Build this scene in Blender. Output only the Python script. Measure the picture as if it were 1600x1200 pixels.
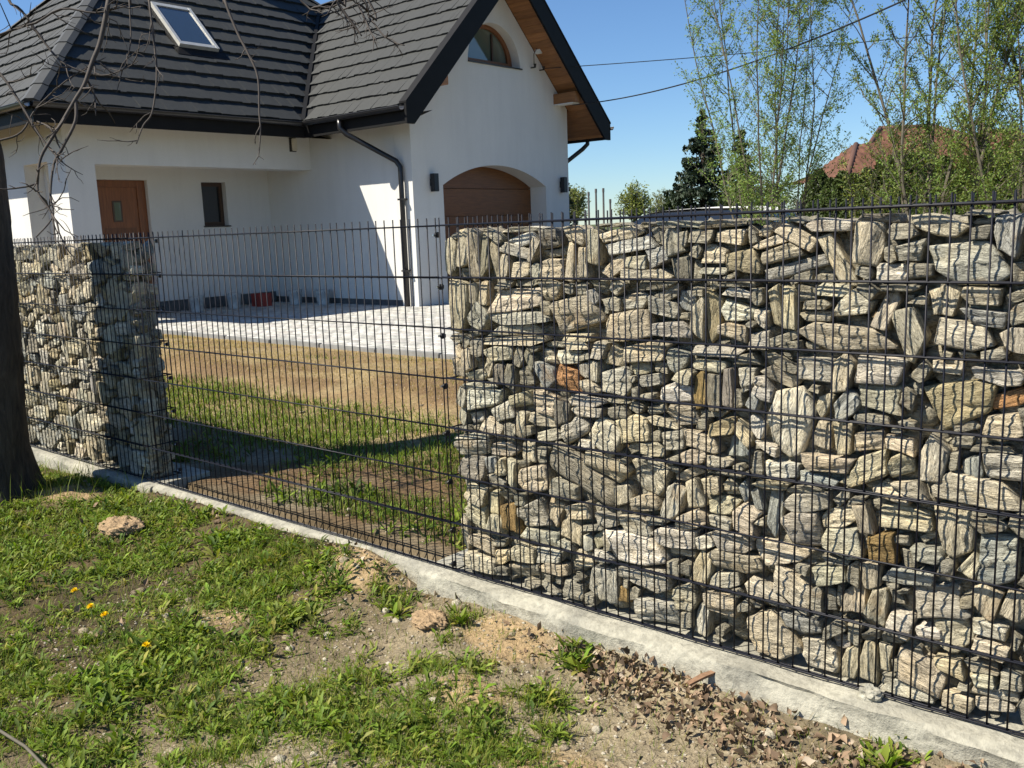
import bpy, bmesh, math, random
import numpy as np
from mathutils import Vector, Matrix
from mathutils.geometry import tessellate_polygon

# ------------------------------------------------------------------ scene, camera, light
for o in list(bpy.data.objects):
    bpy.data.objects.remove(o, do_unlink=True)
SC = bpy.context.scene
COL = SC.collection
R = math.radians
rnd = random.Random(7)
RNG = np.random.default_rng(11)

cam_d = bpy.data.cameras.new('camera')
cam = bpy.data.objects.new('camera', cam_d)
COL.objects.link(cam)
SC.camera = cam
cam_d.sensor_width = 36.0
cam_d.lens = 1428.6 / 1600 * 36.0
cam_d.clip_start = 0.05
cam_d.clip_end = 6000
YAW, PIT, ROL = 0.708775, 0.169723, -0.036993
CAM = Vector((2.5555, -2.5613, 1.3835))
_f = Vector((-math.sin(YAW) * math.cos(PIT), math.cos(YAW) * math.cos(PIT), -math.sin(PIT)))
_r = Vector((math.cos(YAW), math.sin(YAW), 0))
_u = _r.cross(_f)
RT = math.cos(ROL) * _r + math.sin(ROL) * _u
UP = -math.sin(ROL) * _r + math.cos(ROL) * _u
FW = _f
cam.matrix_world = Matrix(((RT.x, UP.x, -FW.x, CAM.x), (RT.y, UP.y, -FW.y, CAM.y), (RT.z, UP.z, -FW.z, CAM.z), (0, 0, 0, 1)))

# light travels along SUN_D; plan bearing from the left and behind the camera, about 49 degrees high
SUN_D = Vector((0.476, 0.714, -1.0)).normalized()
SUN_EL = math.asin(-SUN_D.z)
SUN_ROT = math.atan2(-SUN_D.x, -SUN_D.y)
world = bpy.data.worlds.new('World')
SC.world = world
world.use_nodes = True
wn = world.node_tree.nodes
wn.clear()
wo = wn.new('ShaderNodeOutputWorld')
bg = wn.new('ShaderNodeBackground')
sky = wn.new('ShaderNodeTexSky')
sky.sky_type = 'NISHITA'
sky.sun_disc = False
sky.sun_elevation = SUN_EL
sky.sun_rotation = SUN_ROT
sky.altitude = 100
sky.air_density = 1.0
sky.dust_density = 0.0
sky.ozone_density = 3.0
bg.inputs['Strength'].default_value = 0.062
tintn = wn.new('ShaderNodeMix')
tintn.data_type = 'RGBA'; tintn.blend_type = 'MULTIPLY'
tintn.inputs[0].default_value = 1.0
tintn.inputs[7].default_value = (0.80, 1.0, 1.22, 1)
world.node_tree.links.new(sky.outputs[0], tintn.inputs[6])
world.node_tree.links.new(tintn.outputs[2], bg.inputs[0])
world.node_tree.links.new(bg.outputs[0], wo.inputs[0])
sl = bpy.data.lights.new('sun', 'SUN')
sl.energy = 5.0
sl.angle = R(0.53)
sl.color = (1.0, 0.925, 0.785)
so = bpy.data.objects.new('sun', sl)
COL.objects.link(so)
so.rotation_euler = SUN_D.to_track_quat('-Z', 'Y').to_euler()
so.location = (0, 0, 30)
SC.view_settings.view_transform = 'Standard'
SC.view_settings.look = 'None'
SC.view_settings.gamma = 1.0
SC.view_settings.use_curve_mapping = False
SC.view_settings.exposure = 0.85

# ------------------------------------------------------------------ helpers
def at(u, v, d):
    """a point of the place found by sighting: pixel of the 1600x1200 photograph and distance along the view axis"""
    return CAM + (FW + RT * ((u - 800) / 1428.6) - UP * ((v - 600) / 1428.6)) * d

def tag(o, label=None, cat=None, group=None, kind=None):
    if label: o['label'] = label
    if cat: o['category'] = cat
    if group: o['group'] = group
    if kind: o['kind'] = kind
    return o

def empty(name, loc, label, cat, group=None, rz=0):
    o = bpy.data.objects.new(name, None)
    COL.objects.link(o)
    o.location = loc
    o.rotation_euler = (0, 0, rz)
    o.empty_display_size = 0.2
    return tag(o, label, cat, group)

def link(name, mesh, parent=None, keep=True):
    """parts are given in world coordinates when keep is set: the parent's offset is taken out"""
    o = bpy.data.objects.new(name, mesh)
    COL.objects.link(o)
    if parent is not None:
        o.parent = parent
        if keep:
            o.matrix_parent_inverse = pinv(parent)
    return o

def pinv(p):
    m = p.matrix_basis.copy()
    q = p
    while q.parent is not None:
        m = q.parent.matrix_basis @ q.matrix_parent_inverse @ m
        q = q.parent
    return m.inverted()

def mesh_np(name, V, F, mat, smooth=False, cols=None):
    """V (n,3) array, F list of (m,k) integer arrays"""
    me = bpy.data.meshes.new(name)
    V = np.asarray(V, dtype=np.float32)
    me.vertices.add(len(V))
    me.vertices.foreach_set('co', V.ravel())
    if not isinstance(F, list): F = [F]
    F = [np.asarray(f, dtype=np.int32) for f in F if len(f)]
    nl = sum(f.size for f in F)
    nf = sum(len(f) for f in F)
    me.loops.add(nl)
    me.polygons.add(nf)
    me.loops.foreach_set('vertex_index', np.concatenate([f.ravel() for f in F]))
    tot = np.concatenate([np.full(len(f), f.shape[1], dtype=np.int32) for f in F])
    st = np.zeros(nf, dtype=np.int32)
    st[1:] = np.cumsum(tot)[:-1]
    me.polygons.foreach_set('loop_start', st)
    me.polygons.foreach_set('loop_total', tot)
    if smooth:
        me.polygons.foreach_set('use_smooth', np.ones(nf, dtype=bool))
    if cols is not None:
        a = me.color_attributes.new('tint', 'FLOAT_COLOR', 'POINT')
        c = np.ones((len(V), 4), dtype=np.float32)
        c[:, :3] = cols
        a.data.foreach_set('color', c.ravel())
    me.update(calc_edges=True)
    if mat: me.materials.append(mat)
    return me

class MB:
    def __init__(self):
        self.v = []; self.f = []
    def box(self, x0, x1, y0, y1, z0, z1):
        n = len(self.v)
        self.v += [(x0, y0, z0), (x1, y0, z0), (x1, y1, z0), (x0, y1, z0), (x0, y0, z1), (x1, y0, z1), (x1, y1, z1), (x0, y1, z1)]
        self.f += [(n, n+3, n+2, n+1), (n+4, n+5, n+6, n+7), (n, n+1, n+5, n+4), (n+1, n+2, n+6, n+5), (n+2, n+3, n+7, n+6), (n+3, n, n+4, n+7)]
        return self
    def quad(self, a, b, c, d):
        n = len(self.v)
        self.v += [tuple(a), tuple(b), tuple(c), tuple(d)]
        self.f.append((n, n+1, n+2, n+3))
        return self
    def tube(self, pts, radii, sides=8, cap=True):
        pts = [Vector(p) for p in pts]
        if not hasattr(radii, '__len__'): radii = [radii] * len(pts)
        n0 = len(self.v)
        ref = Vector((0, 0, 1))
        prev = None
        for i, p in enumerate(pts):
            if i == 0: t = pts[1] - p
            elif i == len(pts) - 1: t = p - pts[i-1]
            else: t = (pts[i+1] - p).normalized() + (p - pts[i-1]).normalized()
            if t.length < 1e-9: t = Vector((0, 0, 1))
            t.normalize()
            if prev is None:
                a = t.cross(ref)
                if a.length < 0.05: a = t.cross(Vector((1, 0, 0)))
            else:
                a = prev - t * prev.dot(t)
            a.normalize(); prev = a
            b = t.cross(a)
            for k in range(sides):
                w = 2 * math.pi * k / sides
                q = p + (a * math.cos(w) + b * math.sin(w)) * radii[i]
                self.v.append(tuple(q))
        for i in range(len(pts) - 1):
            for k in range(sides):
                k2 = (k + 1) % sides
                self.f.append((n0+i*sides+k, n0+i*sides+k2, n0+(i+1)*sides+k2, n0+(i+1)*sides+k))
        if cap:
            self.f.append(tuple(n0 + k for k in range(sides))[::-1])
            m = n0 + (len(pts) - 1) * sides
            self.f.append(tuple(m + k for k in range(sides)))
        return self
    def slab(self, outer, holes, mp, t0, t1):
        """polygon with holes in a plane, given thickness; mp(a, b, t) -> point"""
        loops = [outer] + list(holes)
        tri = tessellate_polygon([[Vector((a, b, 0)) for a, b in L] for L in loops])
        flat = [p for L in loops for p in L]
        n = len(self.v)
        self.v += [tuple(mp(a, b, t0)) for a, b in flat]
        m = len(self.v)
        self.v += [tuple(mp(a, b, t1)) for a, b in flat]
        for a, b, c in tri:
            self.f.append((n+a, n+b, n+c)); self.f.append((m+c, m+b, m+a))
        s = 0
        for L in loops:
            k = len(L)
            for i in range(k):
                j = (i + 1) % k
                self.f.append((n+s+i, n+s+j, m+s+j, m+s+i))
            s += k
        return self
    def mesh(self, name, mat, smooth=False, fix=False, bevel=0):
        me = bpy.data.meshes.new(name)
        me.from_pydata(self.v, [], self.f)
        if fix or bevel:
            bm = bmesh.new(); bm.from_mesh(me)
            bmesh.ops.recalc_face_normals(bm, faces=bm.faces)
            if bevel:
                ed = [e for e in bm.edges if len(e.link_faces) == 2 and e.calc_face_angle(0) > 0.6]
                bmesh.ops.bevel(bm, geom=ed, offset=bevel, segments=2, affect='EDGES', clamp_overlap=True)
            bm.to_mesh(me); bm.free()
        if smooth:
            for p in me.polygons: p.use_smooth = True
        me.update()
        if mat: me.materials.append(mat)
        return me
    def build(self, name, mat, parent=None, smooth=False, fix=True, bevel=0):
        return link(name, self.mesh(name, mat, smooth, fix, bevel), parent)

def smooth_by_angle(me, deg=40):
    bm = bmesh.new(); bm.from_mesh(me)
    for f in bm.faces: f.smooth = True
    for e in bm.edges:
        e.smooth = not (len(e.link_faces) == 2 and e.calc_face_angle(0) > R(deg))
    bm.to_mesh(me); bm.free()

def _hash(ix, iy, s):
    h = (ix.astype(np.int64) * 374761393 + iy.astype(np.int64) * 668265263 + s * 974634777) & 0x7fffffff
    h = ((h ^ (h >> 13)) * 1274126177) & 0x7fffffff
    return ((h ^ (h >> 16)) & 0xffff) / 65535.0

def vnoise(x, y, s=0):
    x = np.asarray(x, float); y = np.asarray(y, float)
    ix = np.floor(x); iy = np.floor(y)
    fx = x - ix; fy = y - iy
    fx = fx*fx*(3-2*fx); fy = fy*fy*(3-2*fy)
    a = _hash(ix, iy, s); b = _hash(ix+1, iy, s); c = _hash(ix, iy+1, s); d = _hash(ix+1, iy+1, s)
    return (a*(1-fx)+b*fx)*(1-fy) + (c*(1-fx)+d*fx)*fy

def fbm(x, y, s=0, oct=4):
    t = 0; a = 0.5; n = 0
    for i in range(oct):
        t = t + a * vnoise(x * 2**i + 17.3*i, y * 2**i - 9.1*i, s + i); n += a; a *= 0.5
    return t / n

# ------------------------------------------------------------------ materials
def mat_new(name):
    m = bpy.data.materials.new(name)
    m.use_nodes = True
    nt = m.node_tree
    return m, nt, nt.nodes['Principled BSDF']

def nd(nt, t, **kw):
    n = nt.nodes.new(t)
    for k, v in kw.items():
        if k.startswith('_'): setattr(n, k[1:], v)
        else: n.inputs[k.replace('__', ' ')].default_value = v
    return n

def ramp(nt, fac, stops):
    r = nt.nodes.new('ShaderNodeValToRGB')
    el = r.color_ramp.elements
    while len(el) < len(stops): el.new(0.5)
    for e, (p, c) in zip(el, stops):
        e.position = p
        e.color = (c[0], c[1], c[2], 1) if hasattr(c, '__len__') else (c, c, c, 1)
    nt.links.new(fac, r.inputs[0])
    return r.outputs[0]

def mix(nt, a, b, fac, mode='MULTIPLY'):
    m = nt.nodes.new('ShaderNodeMix')
    m.data_type = 'RGBA'; m.blend_type = mode
    if hasattr(fac, 'is_linked'): nt.links.new(fac, m.inputs[0])
    else: m.inputs[0].default_value = fac
    for s, i in ((a, 6), (b, 7)):
        if hasattr(s, 'is_linked'): nt.links.new(s, m.inputs[i])
        else: m.inputs[i].default_value = (s[0], s[1], s[2], 1)
    return m.outputs[2]

def bump(nt, b, height, strength=0.3, dist=0.01, prev=None):
    n = nt.nodes.new('ShaderNodeBump')
    n.inputs['Strength'].default_value = strength
    n.inputs['Distance'].default_value = dist
    nt.links.new(height, n.inputs['Height'])
    if prev is not None: nt.links.new(prev, n.inputs['Normal'])
    nt.links.new(n.outputs[0], b.inputs['Normal'])
    return n.outputs[0]

def noise(nt, scale, detail=4, rough=0.55, vec=None, dist=0.0):
    n = nd(nt, 'ShaderNodeTexNoise', Scale=scale, Detail=detail, Roughness=rough, Distortion=dist)
    if vec is not None: nt.links.new(vec, n.inputs['Vector'])
    return n.outputs['Fac']

def coords(nt, kind='Object', scale=(1, 1, 1), rot=(0, 0, 0)):
    t = nt.nodes.new('ShaderNodeTexCoord')
    m = nd(nt, 'ShaderNodeMapping', Scale=scale, Rotation=rot)
    nt.links.new(t.outputs[kind], m.inputs['Vector'])
    return m.outputs[0]

def simple(name, col, rough=0.6, metal=0.0, var=0.15, nscale=8, bmp=0.0, bscale=60, bdist=0.004, scale=(1, 1, 1), spec=0.5):
    m, nt, b = mat_new(name)
    v = coords(nt, 'Object', scale)
    n = noise(nt, nscale, 5, 0.6, v)
    c = ramp(nt, n, [(0.25, [x*(1-var) for x in col]), (0.75, [min(1, x*(1+var)) for x in col])])
    nt.links.new(c, b.inputs['Base Color'])
    b.inputs['Roughness'].default_value = rough
    b.inputs['Metallic'].default_value = metal
    b.inputs['Specular IOR Level'].default_value = spec
    if bmp:
        bump(nt, b, noise(nt, bscale, 6, 0.6, v), bmp, bdist)
    return m

M = {}
def plaster():
    m, nt, b = mat_new('white_plaster')
    v = coords(nt, 'Object')
    n1 = noise(nt, 0.9, 5, 0.6, v); n2 = noise(nt, 1.0, 5, 0.6, coords(nt, 'Object', (5, 5, 0.5))); n3 = noise(nt, 90, 4, 0.6, v)
    c = ramp(nt, n1, [(0.3, (0.615, 0.612, 0.59)), (0.7, (0.665, 0.658, 0.63))])
    c = mix(nt, c, ramp(nt, n2, [(0.32, 0.93), (0.55, 1.0)]), 0.6)
    c = mix(nt, c, ramp(nt, n3, [(0.3, 0.93), (0.6, 1.02)]), 0.8)
    nt.links.new(c, b.inputs['Base Color'])
    b.inputs['Roughness'].default_value = 0.92
    b.inputs['Specular IOR Level'].default_value = 0.2
    bump(nt, b, n3, 0.35, 0.004)
    return m
M['plaster'] = plaster()
M['plinth'] = simple('grey_plinth', (0.10, 0.10, 0.10), 0.9, 0, 0.35, 6, 0.4, 40, 0.01)
M['roof'] = simple('charcoal_roof', (0.0225, 0.025, 0.025), 0.7, 0, 0.22, 14, 0.25, 90, 0.003)
M['roofdeck'] = simple('roof_underlay', (0.012, 0.013, 0.014), 0.9)
M['roofcap'] = simple('charcoal_cap', (0.036, 0.039, 0.040), 0.6, 0, 0.15, 6)
M['black'] = simple('black_metal', (0.009, 0.009, 0.0095), 0.6, 0, 0.2, 5, spec=0.15)
M['gutter'] = simple('black_gutter', (0.016, 0.016, 0.018), 0.3, 0, 0.2, 5)
M['lampblack'] = simple('lamp_black', (0.008, 0.009, 0.011), 0.45)
M['rod'] = simple('anthracite_wire', (0.007, 0.008, 0.014), 0.45, 0.0, 0.25, 40, spec=0.22)
M['clamp'] = simple('black_clamp', (0.008, 0.008, 0.010), 0.4)
M['bolt'] = simple('steel_bolt', (0.55, 0.55, 0.56), 0.3, 1.0)
M['silver'] = simple('pale_metal', (0.55, 0.55, 0.52), 0.4, 0.4)
M['beige'] = simple('beige_plastic', (0.62, 0.58, 0.48), 0.5)
M['sill'] = simple('dark_sill', (0.02, 0.018, 0.016), 0.4)

def wood(name, c0, c1, scale=(1, 14, 14), rough=0.5, ns=3.0):
    m, nt, b = mat_new(name)
    v = coords(nt, 'Object', scale)
    n = noise(nt, ns, 6, 0.65, v, 0.6)
    c = ramp(nt, n, [(0.3, c0), (0.7, c1)])
    oi = nt.nodes.new('ShaderNodeObjectInfo')
    var = ramp(nt, oi.outputs['Random'], [(0.0, 0.75), (1.0, 1.2)])
    nt.links.new(mix(nt, c, var, 1.0), b.inputs['Base Color'])
    b.inputs['Roughness'].default_value = rough
    bump(nt, b, n, 0.2, 0.003)
    return m
M['soffit'] = wood('soffit_board', (0.20, 0.085, 0.030), (0.36, 0.165, 0.06), (1, 12, 12))
M['door'] = wood('door_wood', (0.12, 0.038, 0.012), (0.23, 0.080, 0.024), (14, 14, 1.2), 0.45)
M['garage'] = wood('garage_wood', (0.095, 0.034, 0.010), (0.20, 0.078, 0.022), (14, 1.4, 22), 0.5)
M['frame'] = wood('window_wood', (0.14, 0.050, 0.018), (0.22, 0.085, 0.03), (8, 8, 8), 0.45)
M['darkframe'] = wood('dark_window_wood', (0.045, 0.022, 0.012), (0.07, 0.035, 0.018), (8, 8, 8), 0.45)

def glass(name, col, rough=0.05):
    m, nt, b = mat_new(name)
    b.inputs['Base Color'].default_value = (*col, 1)
    b.inputs['Roughness'].default_value = rough
    b.inputs['Specular IOR Level'].default_value = 0.8
    b.inputs['Coat Weight'].default_value = 0.6
    b.inputs['Coat Roughness'].default_value = 0.02
    return m
M['glass'] = glass('dark_pane', (0.012, 0.014, 0.016))
M['glassg'] = glass('reflection_tint_pane', (0.10, 0.12, 0.095))  # pale green base colour paints in the gable window's reflection
M['skyglass'] = glass('skylight_pane', (0.03, 0.05, 0.08), 0.03)

def stone_mat():
    m, nt, b = mat_new('gneiss')
    tc = nt.nodes.new('ShaderNodeTexCoord')
    oi = nt.nodes.new('ShaderNodeObjectInfo')
    off = nt.nodes.new('ShaderNodeVectorMath'); off.operation = 'MULTIPLY_ADD'
    rv = nt.nodes.new('ShaderNodeCombineXYZ')
    for i in range(3): nt.links.new(oi.outputs['Random'], rv.inputs[i])
    nt.links.new(rv.outputs[0], off.inputs[0])
    off.inputs[1].default_value = (37, 61, 23)
    nt.links.new(tc.outputs['Object'], off.inputs[2])
    def mp(sc):
        q = nd(nt, 'ShaderNodeMapping', Scale=sc)
        nt.links.new(off.outputs[0], q.inputs['Vector'])
        return q.outputs[0]
    band = noise(nt, 1.0, 6, 0.66, mp((11, 46, 62)), 1.3)
    fine = noise(nt, 1.0, 5, 0.65, mp((34, 90, 150)), 0.8)
    blot = noise(nt, 1.0, 4, 0.55, mp((13, 13, 15)), 0.4)
    rust = noise(nt, 1.0, 3, 0.5, mp((6, 9, 12)), 0.3)
    grit = noise(nt, 260.0, 3, 0.7, off.outputs[0])
    sb = ramp(nt, band, [(0.32, 0.50), (0.42, 0.87), (0.55, 1.04), (0.70, 1.27)])
    sf = ramp(nt, fine, [(0.32, 0.58), (0.44, 0.95), (0.58, 1.05), (0.72, 1.2)])
    st = ramp(nt, blot, [(0.28, (0.70, 0.72, 0.76)), (0.52, (1.0, 1.0, 1.0)), (0.75, (1.18, 1.11, 0.98))])
    ck = noise(nt, 1.0, 3, 0.5, mp((6, 30, 44)), 1.6)
    m1 = nd(nt, 'ShaderNodeMath', _operation='SUBTRACT'); nt.links.new(ck, m1.inputs[0]); m1.inputs[1].default_value = 0.5
    m2 = nd(nt, 'ShaderNodeMath', _operation='ABSOLUTE'); nt.links.new(m1.outputs[0], m2.inputs[0])
    crack = ramp(nt, m2.outputs[0], [(0.0, 0.34), (0.007, 0.6), (0.018, 1.0)])
    c = mix(nt, oi.outputs['Color'], sb, 1.0)
    c = mix(nt, c, crack, 0.9)
    c = mix(nt, c, sf, 1.0)
    c = mix(nt, c, st, 1.0)
    rf = ramp(nt, rust, [(0.62, 0.0), (0.78, 0.5)])
    c = mix(nt, c, (0.40, 0.24, 0.09), rf, 'MIX')
    nt.links.new(c, b.inputs['Base Color'])
    b.inputs['Roughness'].default_value = 0.82
    b.inputs['Specular IOR Level'].default_value = 0.3
    p = bump(nt, b, band, 0.95, 0.017)
    p = bump(nt, b, fine, 0.9, 0.009, p)
    p = bump(nt, b, crack, 0.7, 0.006, p)
    bump(nt, b, grit, 0.35, 0.002, p)
    return m
M['stone'] = stone_mat()

def concrete():
    m, nt, b = mat_new('concrete')
    v = coords(nt, 'Object')
    n1 = noise(nt, 3.5, 5, 0.6, v); n2 = noise(nt, 40, 5, 0.65, v); n3 = noise(nt, 1.0, 3, 0.5, coords(nt, 'Object', (9, 3, 30)))
    c = ramp(nt, n1, [(0.3, (0.20, 0.195, 0.165)), (0.5, (0.34, 0.325, 0.265)), (0.75, (0.45, 0.43, 0.345))])
    c = mix(nt, c, ramp(nt, n2, [(0.3, 0.60), (0.55, 1.05)]), 0.9)
    c = mix(nt, c, ramp(nt, n3, [(0.35, 0.75), (0.6, 1.0)]), 0.7)
    nt.links.new(c, b.inputs['Base Color'])
    b.inputs['Roughness'].default_value = 0.9
    p = bump(nt, b, n2, 0.8, 0.010)
    bump(nt, b, noise(nt, 160, 4, 0.6, v), 0.3, 0.002, p)
    return m
M['concrete'] = concrete()

def tinted(name, rough=0.7, trans=0.0, bs=0.0, spec=0.3, noise_s=120, bumpd=0.004):
    """colour comes from the mesh's own tint attribute"""
    m, nt, b = mat_new(name)
    a = nt.nodes.new('ShaderNodeAttribute'); a.attribute_name = 'tint'
    col = a.outputs['Color']
    if bs:
        v = coords(nt, 'Object')
        n = noise(nt, noise_s, 6, 0.7, v); n2 = noise(nt, noise_s / 5, 4, 0.6, v)
        col = mix(nt, col, ramp(nt, n, [(0.25, 0.55), (0.5, 0.95), (0.75, 1.3)]), 1.0)
        col = mix(nt, col, ramp(nt, n2, [(0.3, 0.8), (0.7, 1.15)]), 1.0)
        p = bump(nt, b, n, bs, bumpd)
        bump(nt, b, n2, bs, bumpd * 3, p)
    nt.links.new(col, b.inputs['Base Color'])
    b.inputs['Roughness'].default_value = rough
    b.inputs['Specular IOR Level'].default_value = spec
    if trans:
        tr = nt.nodes.new('ShaderNodeBsdfTranslucent')
        nt.links.new(mix(nt, col, (1.25, 1.3, 0.5), 1.0), tr.inputs['Color'])
        ms = nt.nodes.new('ShaderNodeMixShader'); ms.inputs[0].default_value = trans
        out = nt.nodes['Material Output']
        nt.links.new(b.outputs[0], ms.inputs[1]); nt.links.new(tr.outputs[0], ms.inputs[2])
        nt.links.new(ms.outputs[0], out.inputs['Surface'])
    return m
M['leaf'] = tinted('leaf', 0.6, 0.32, spec=0.25)
M['needle'] = tinted('needle', 0.6, 0.12)
M['litter'] = tinted('dry_leaf', 0.8, 0.15)
M['soil'] = tinted('soil', 0.95, 0, 0.7, 0.15, 70, 0.012)
M['paver'] = tinted('paver', 0.85, 0, 0.25, 0.3, 90, 0.002)
M['tile'] = tinted('red_tile', 0.7, 0, 0.15, 0.3, 20, 0.004)

def bark():
    m, nt, b = mat_new('bark')
    v = coords(nt, 'Object', (9, 9, 1.6))
    n = noise(nt, 3.2, 6, 0.68, v, 0.7)
    c = ramp(nt, n, [(0.3, (0.020, 0.015, 0.011)), (0.55, (0.070, 0.052, 0.038)), (0.8, (0.13, 0.105, 0.08))])
    nt.links.new(c, b.inputs['Base Color'])
    b.inputs['Roughness'].default_value = 0.95
    bump(nt, b, n, 0.9, 0.03)
    return m
M['bark'] = bark()
M['twig'] = simple('twig_bark', (0.050, 0.040, 0.034), 0.8, 0, 0.3, 30)
M['twigpale'] = simple('pale_twig_bark', (0.10, 0.088, 0.062), 0.8, 0, 0.3, 20)
M['car'] = simple('car_paint', (0.012, 0.016, 0.030), 0.18, 0.2, 0.05, 3, spec=0.7)
M['tyre'] = simple('rubber', (0.012, 0.012, 0.012), 0.8)
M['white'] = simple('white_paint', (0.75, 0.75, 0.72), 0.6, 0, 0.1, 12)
M['bucket'] = simple('smeared_bucket', (0.42, 0.44, 0.44), 0.6, 0, 0.55, 9)
M['red'] = simple('red_plastic', (0.28, 0.035, 0.025), 0.5, 0, 0.2, 8)
M['cable'] = simple('cable', (0.008, 0.008, 0.009), 0.5)
M['pole'] = simple('pole_metal', (0.11, 0.10, 0.095), 0.6)
M['edging'] = simple('edging_stone', (0.22, 0.22, 0.21), 0.85, 0, 0.2, 12, 0.3, 60, 0.004)

# ------------------------------------------------------------------ ground
def sstep(a, b, x):
    t = np.clip((x - a) / (b - a), 0, 1)
    return t * t * (3 - 2 * t)

MOUNDS = [(-2.02, -0.44, 0.17, 0.055), (-2.75, -0.34, 0.28, 0.05), (0.14, -0.30, 0.11, 0.05), (0.64, -0.60, 0.20, 0.05), (-0.40, -0.12, 0.3, 0.03),
          (-3.15, -0.62, 0.55, 0.075), (-0.66, -0.70, 0.20, 0.02), (1.15, -0.75, 0.25, 0.025), (0.45, -0.22, 0.25, 0.025)]
def gz(x, y):
    x = np.asarray(x, float); y = np.asarray(y, float)
    street = -0.125 + (fbm(x*1.7, y*1.7, 3, 3) - 0.5) * 0.05 + (fbm(x*8, y*8, 9, 3) - 0.5) * 0.022 + (fbm(x*26, y*26, 5, 2) - 0.5) * 0.010
    street = street + 0.092 * np.exp(-((y + 0.02) / 0.26)**2) * sstep(-2.6, -2.2, x) * (1 - sstep(-0.45, -0.05, x)) + 0.035 * np.exp(-((y + 0.02) / 0.3)**2) * (1 - sstep(-2.6, -2.2, x)) + (0.040 + 0.03 * (fbm(x*3.1, y*0 + 2.0, 57, 3) - 0.5)) * np.exp(-((y + 0.05) / 0.10)**2) * sstep(-0.2, 0.2, x)
    for mx, my, r, h in MOUNDS:
        street = street + h * np.exp(-((x-mx)**2 + (y-my)**2*1.7) / (r*r))
    yard = -0.045 + 0.125 * sstep(0.4, 3.6, y) + (fbm(x*1.1, y*1.1, 31, 3) - 0.5) * 0.07 * sstep(0.1, 1.0, y) * (1 - sstep(3.6, 4.1, y)) + (fbm(x*7, y*7, 41, 3) - 0.5) * 0.030
    yard = yard + 0.10 * np.exp(-((y-2.7)/0.8)**2) * sstep(-9, -7, x) * (1 - sstep(3.7, 4.1, y))
    flat = 0.055 + 0 * x
    yard = yard * (1 - sstep(3.75, 4.05, y)) + flat * sstep(3.75, 4.05, y)
    near = sstep(-0.02, 0.16, y)
    z = street * (1 - near) + yard * near
    # under the footings the soil stays below the concrete
    z = np.where((y > -0.045) & (y < 0.17), np.minimum(z, -0.10), z)
    far = sstep(14, 26, np.maximum(np.abs(x + 2), np.abs(y - 3)))
    return z * (1 - far) + (-0.02) * far

xs = np.unique(np.round(np.concatenate([-np.geomspace(14, 3000, 22)[::-1], np.arange(-13, -4.2, 0.14), np.arange(-4.2, 2.6, 0.022), np.arange(2.6, 8, 0.3), np.geomspace(8, 3000, 22)]), 4))
ys = np.unique(np.round(np.concatenate([-np.geomspace(3.2, 3000, 22)[::-1], np.arange(-3.1, -2.0, 0.08), np.arange(-2.0, 0.22, 0.022), np.arange(0.22, 4.3, 0.045), np.arange(4.3, 14, 0.5), np.geomspace(14, 3000, 20)]), 4))
GX, GY = np.meshgrid(xs, ys)
GZ = gz(GX, GY)
V = np.stack([GX.ravel(), GY.ravel(), GZ.ravel()], -1)
nx, ny = len(xs), len(ys)
ii = np.arange(nx * ny).reshape(ny, nx)
F = np.stack([ii[:-1, :-1].ravel(), ii[:-1, 1:].ravel(), ii[1:, 1:].ravel(), ii[1:, :-1].ravel()], -1)

def soil_colour(x, y):
    n1 = fbm(x*2.2, y*2.2, 71, 4); n2 = fbm(x*9, y*9, 77, 3); n3 = fbm(x*0.9, y*0.9, 79, 3)
    def L(c): return np.array(c)[None, :]
    dark = L((0.082, 0.065, 0.036)); grey = L((0.36, 0.30, 0.20)); sand = L((0.47, 0.34, 0.19)); brown = L((0.140, 0.102, 0.058))
    k = sstep(0.35, 0.65, n1)[:, None]
    c = dark * (1 - k) + brown * k
    # pale, trodden soil to the right of the weeds
    pale = (sstep(-0.7, 0.6, x) * (1 - sstep(1.9, 2.6, x)) * sstep(0.25, 0.6, n3 * 0.5 + n1 * 0.5 + 0.12))[:, None]
    c = c * (1 - pale) + (grey * (0.8 + 0.4 * n2[:, None])) * pale
    ms = 0
    for mx, my, r, h in MOUNDS[:5] + MOUNDS[6:]:
        ms = np.maximum(ms, np.exp(-((x-mx)**2 + (y-my)**2*1.7) / (r*r) * 1.1))
    ms = (sstep(0.35, 0.8, ms + (n2 - 0.5) * 0.5))[:, None]
    c = c * (1 - ms) + sand * ms
    # yard: dry, tawny topsoil beyond a strip of grass
    yd = sstep(0.1, 0.3, y)[:, None]
    tawny = L((0.31, 0.215, 0.11)); straw = L((0.40, 0.305, 0.165)); ybrown = L((0.22, 0.145, 0.078))
    t = sstep(0.35, 0.65, n1)[:, None]
    yc = tawny * (1 - t) + straw * t
    b = (np.exp(-((y - 2.5) / 0.55)**2) * sstep(0.32, 0.55, fbm(x*1.3, y*2.2, 91, 3)))[:, None]
    yc = yc * (1 - b) + ybrown * b
    nearf = (1 - sstep(0.9, 1.6, y))[:, None]
    yc = yc * (1 - nearf) + (ybrown * 0.9 * (1 - t) + grey * 0.85 * t) * nearf
    c = c * (1 - yd) + yc * yd
    farg = sstep(15, 22, np.maximum(np.abs(x + 2), np.abs(y)))[:, None]
    return (c * (1 - farg) + L((0.10, 0.12, 0.045)) * farg) * 0.78
ground = link('ground', mesh_np('ground', V, F, M['soil'], True, soil_colour(V[:, 0], V[:, 1])))
tag(ground, 'bare soil and garden ground on both sides of the fence', 'ground', kind='structure')

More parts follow.
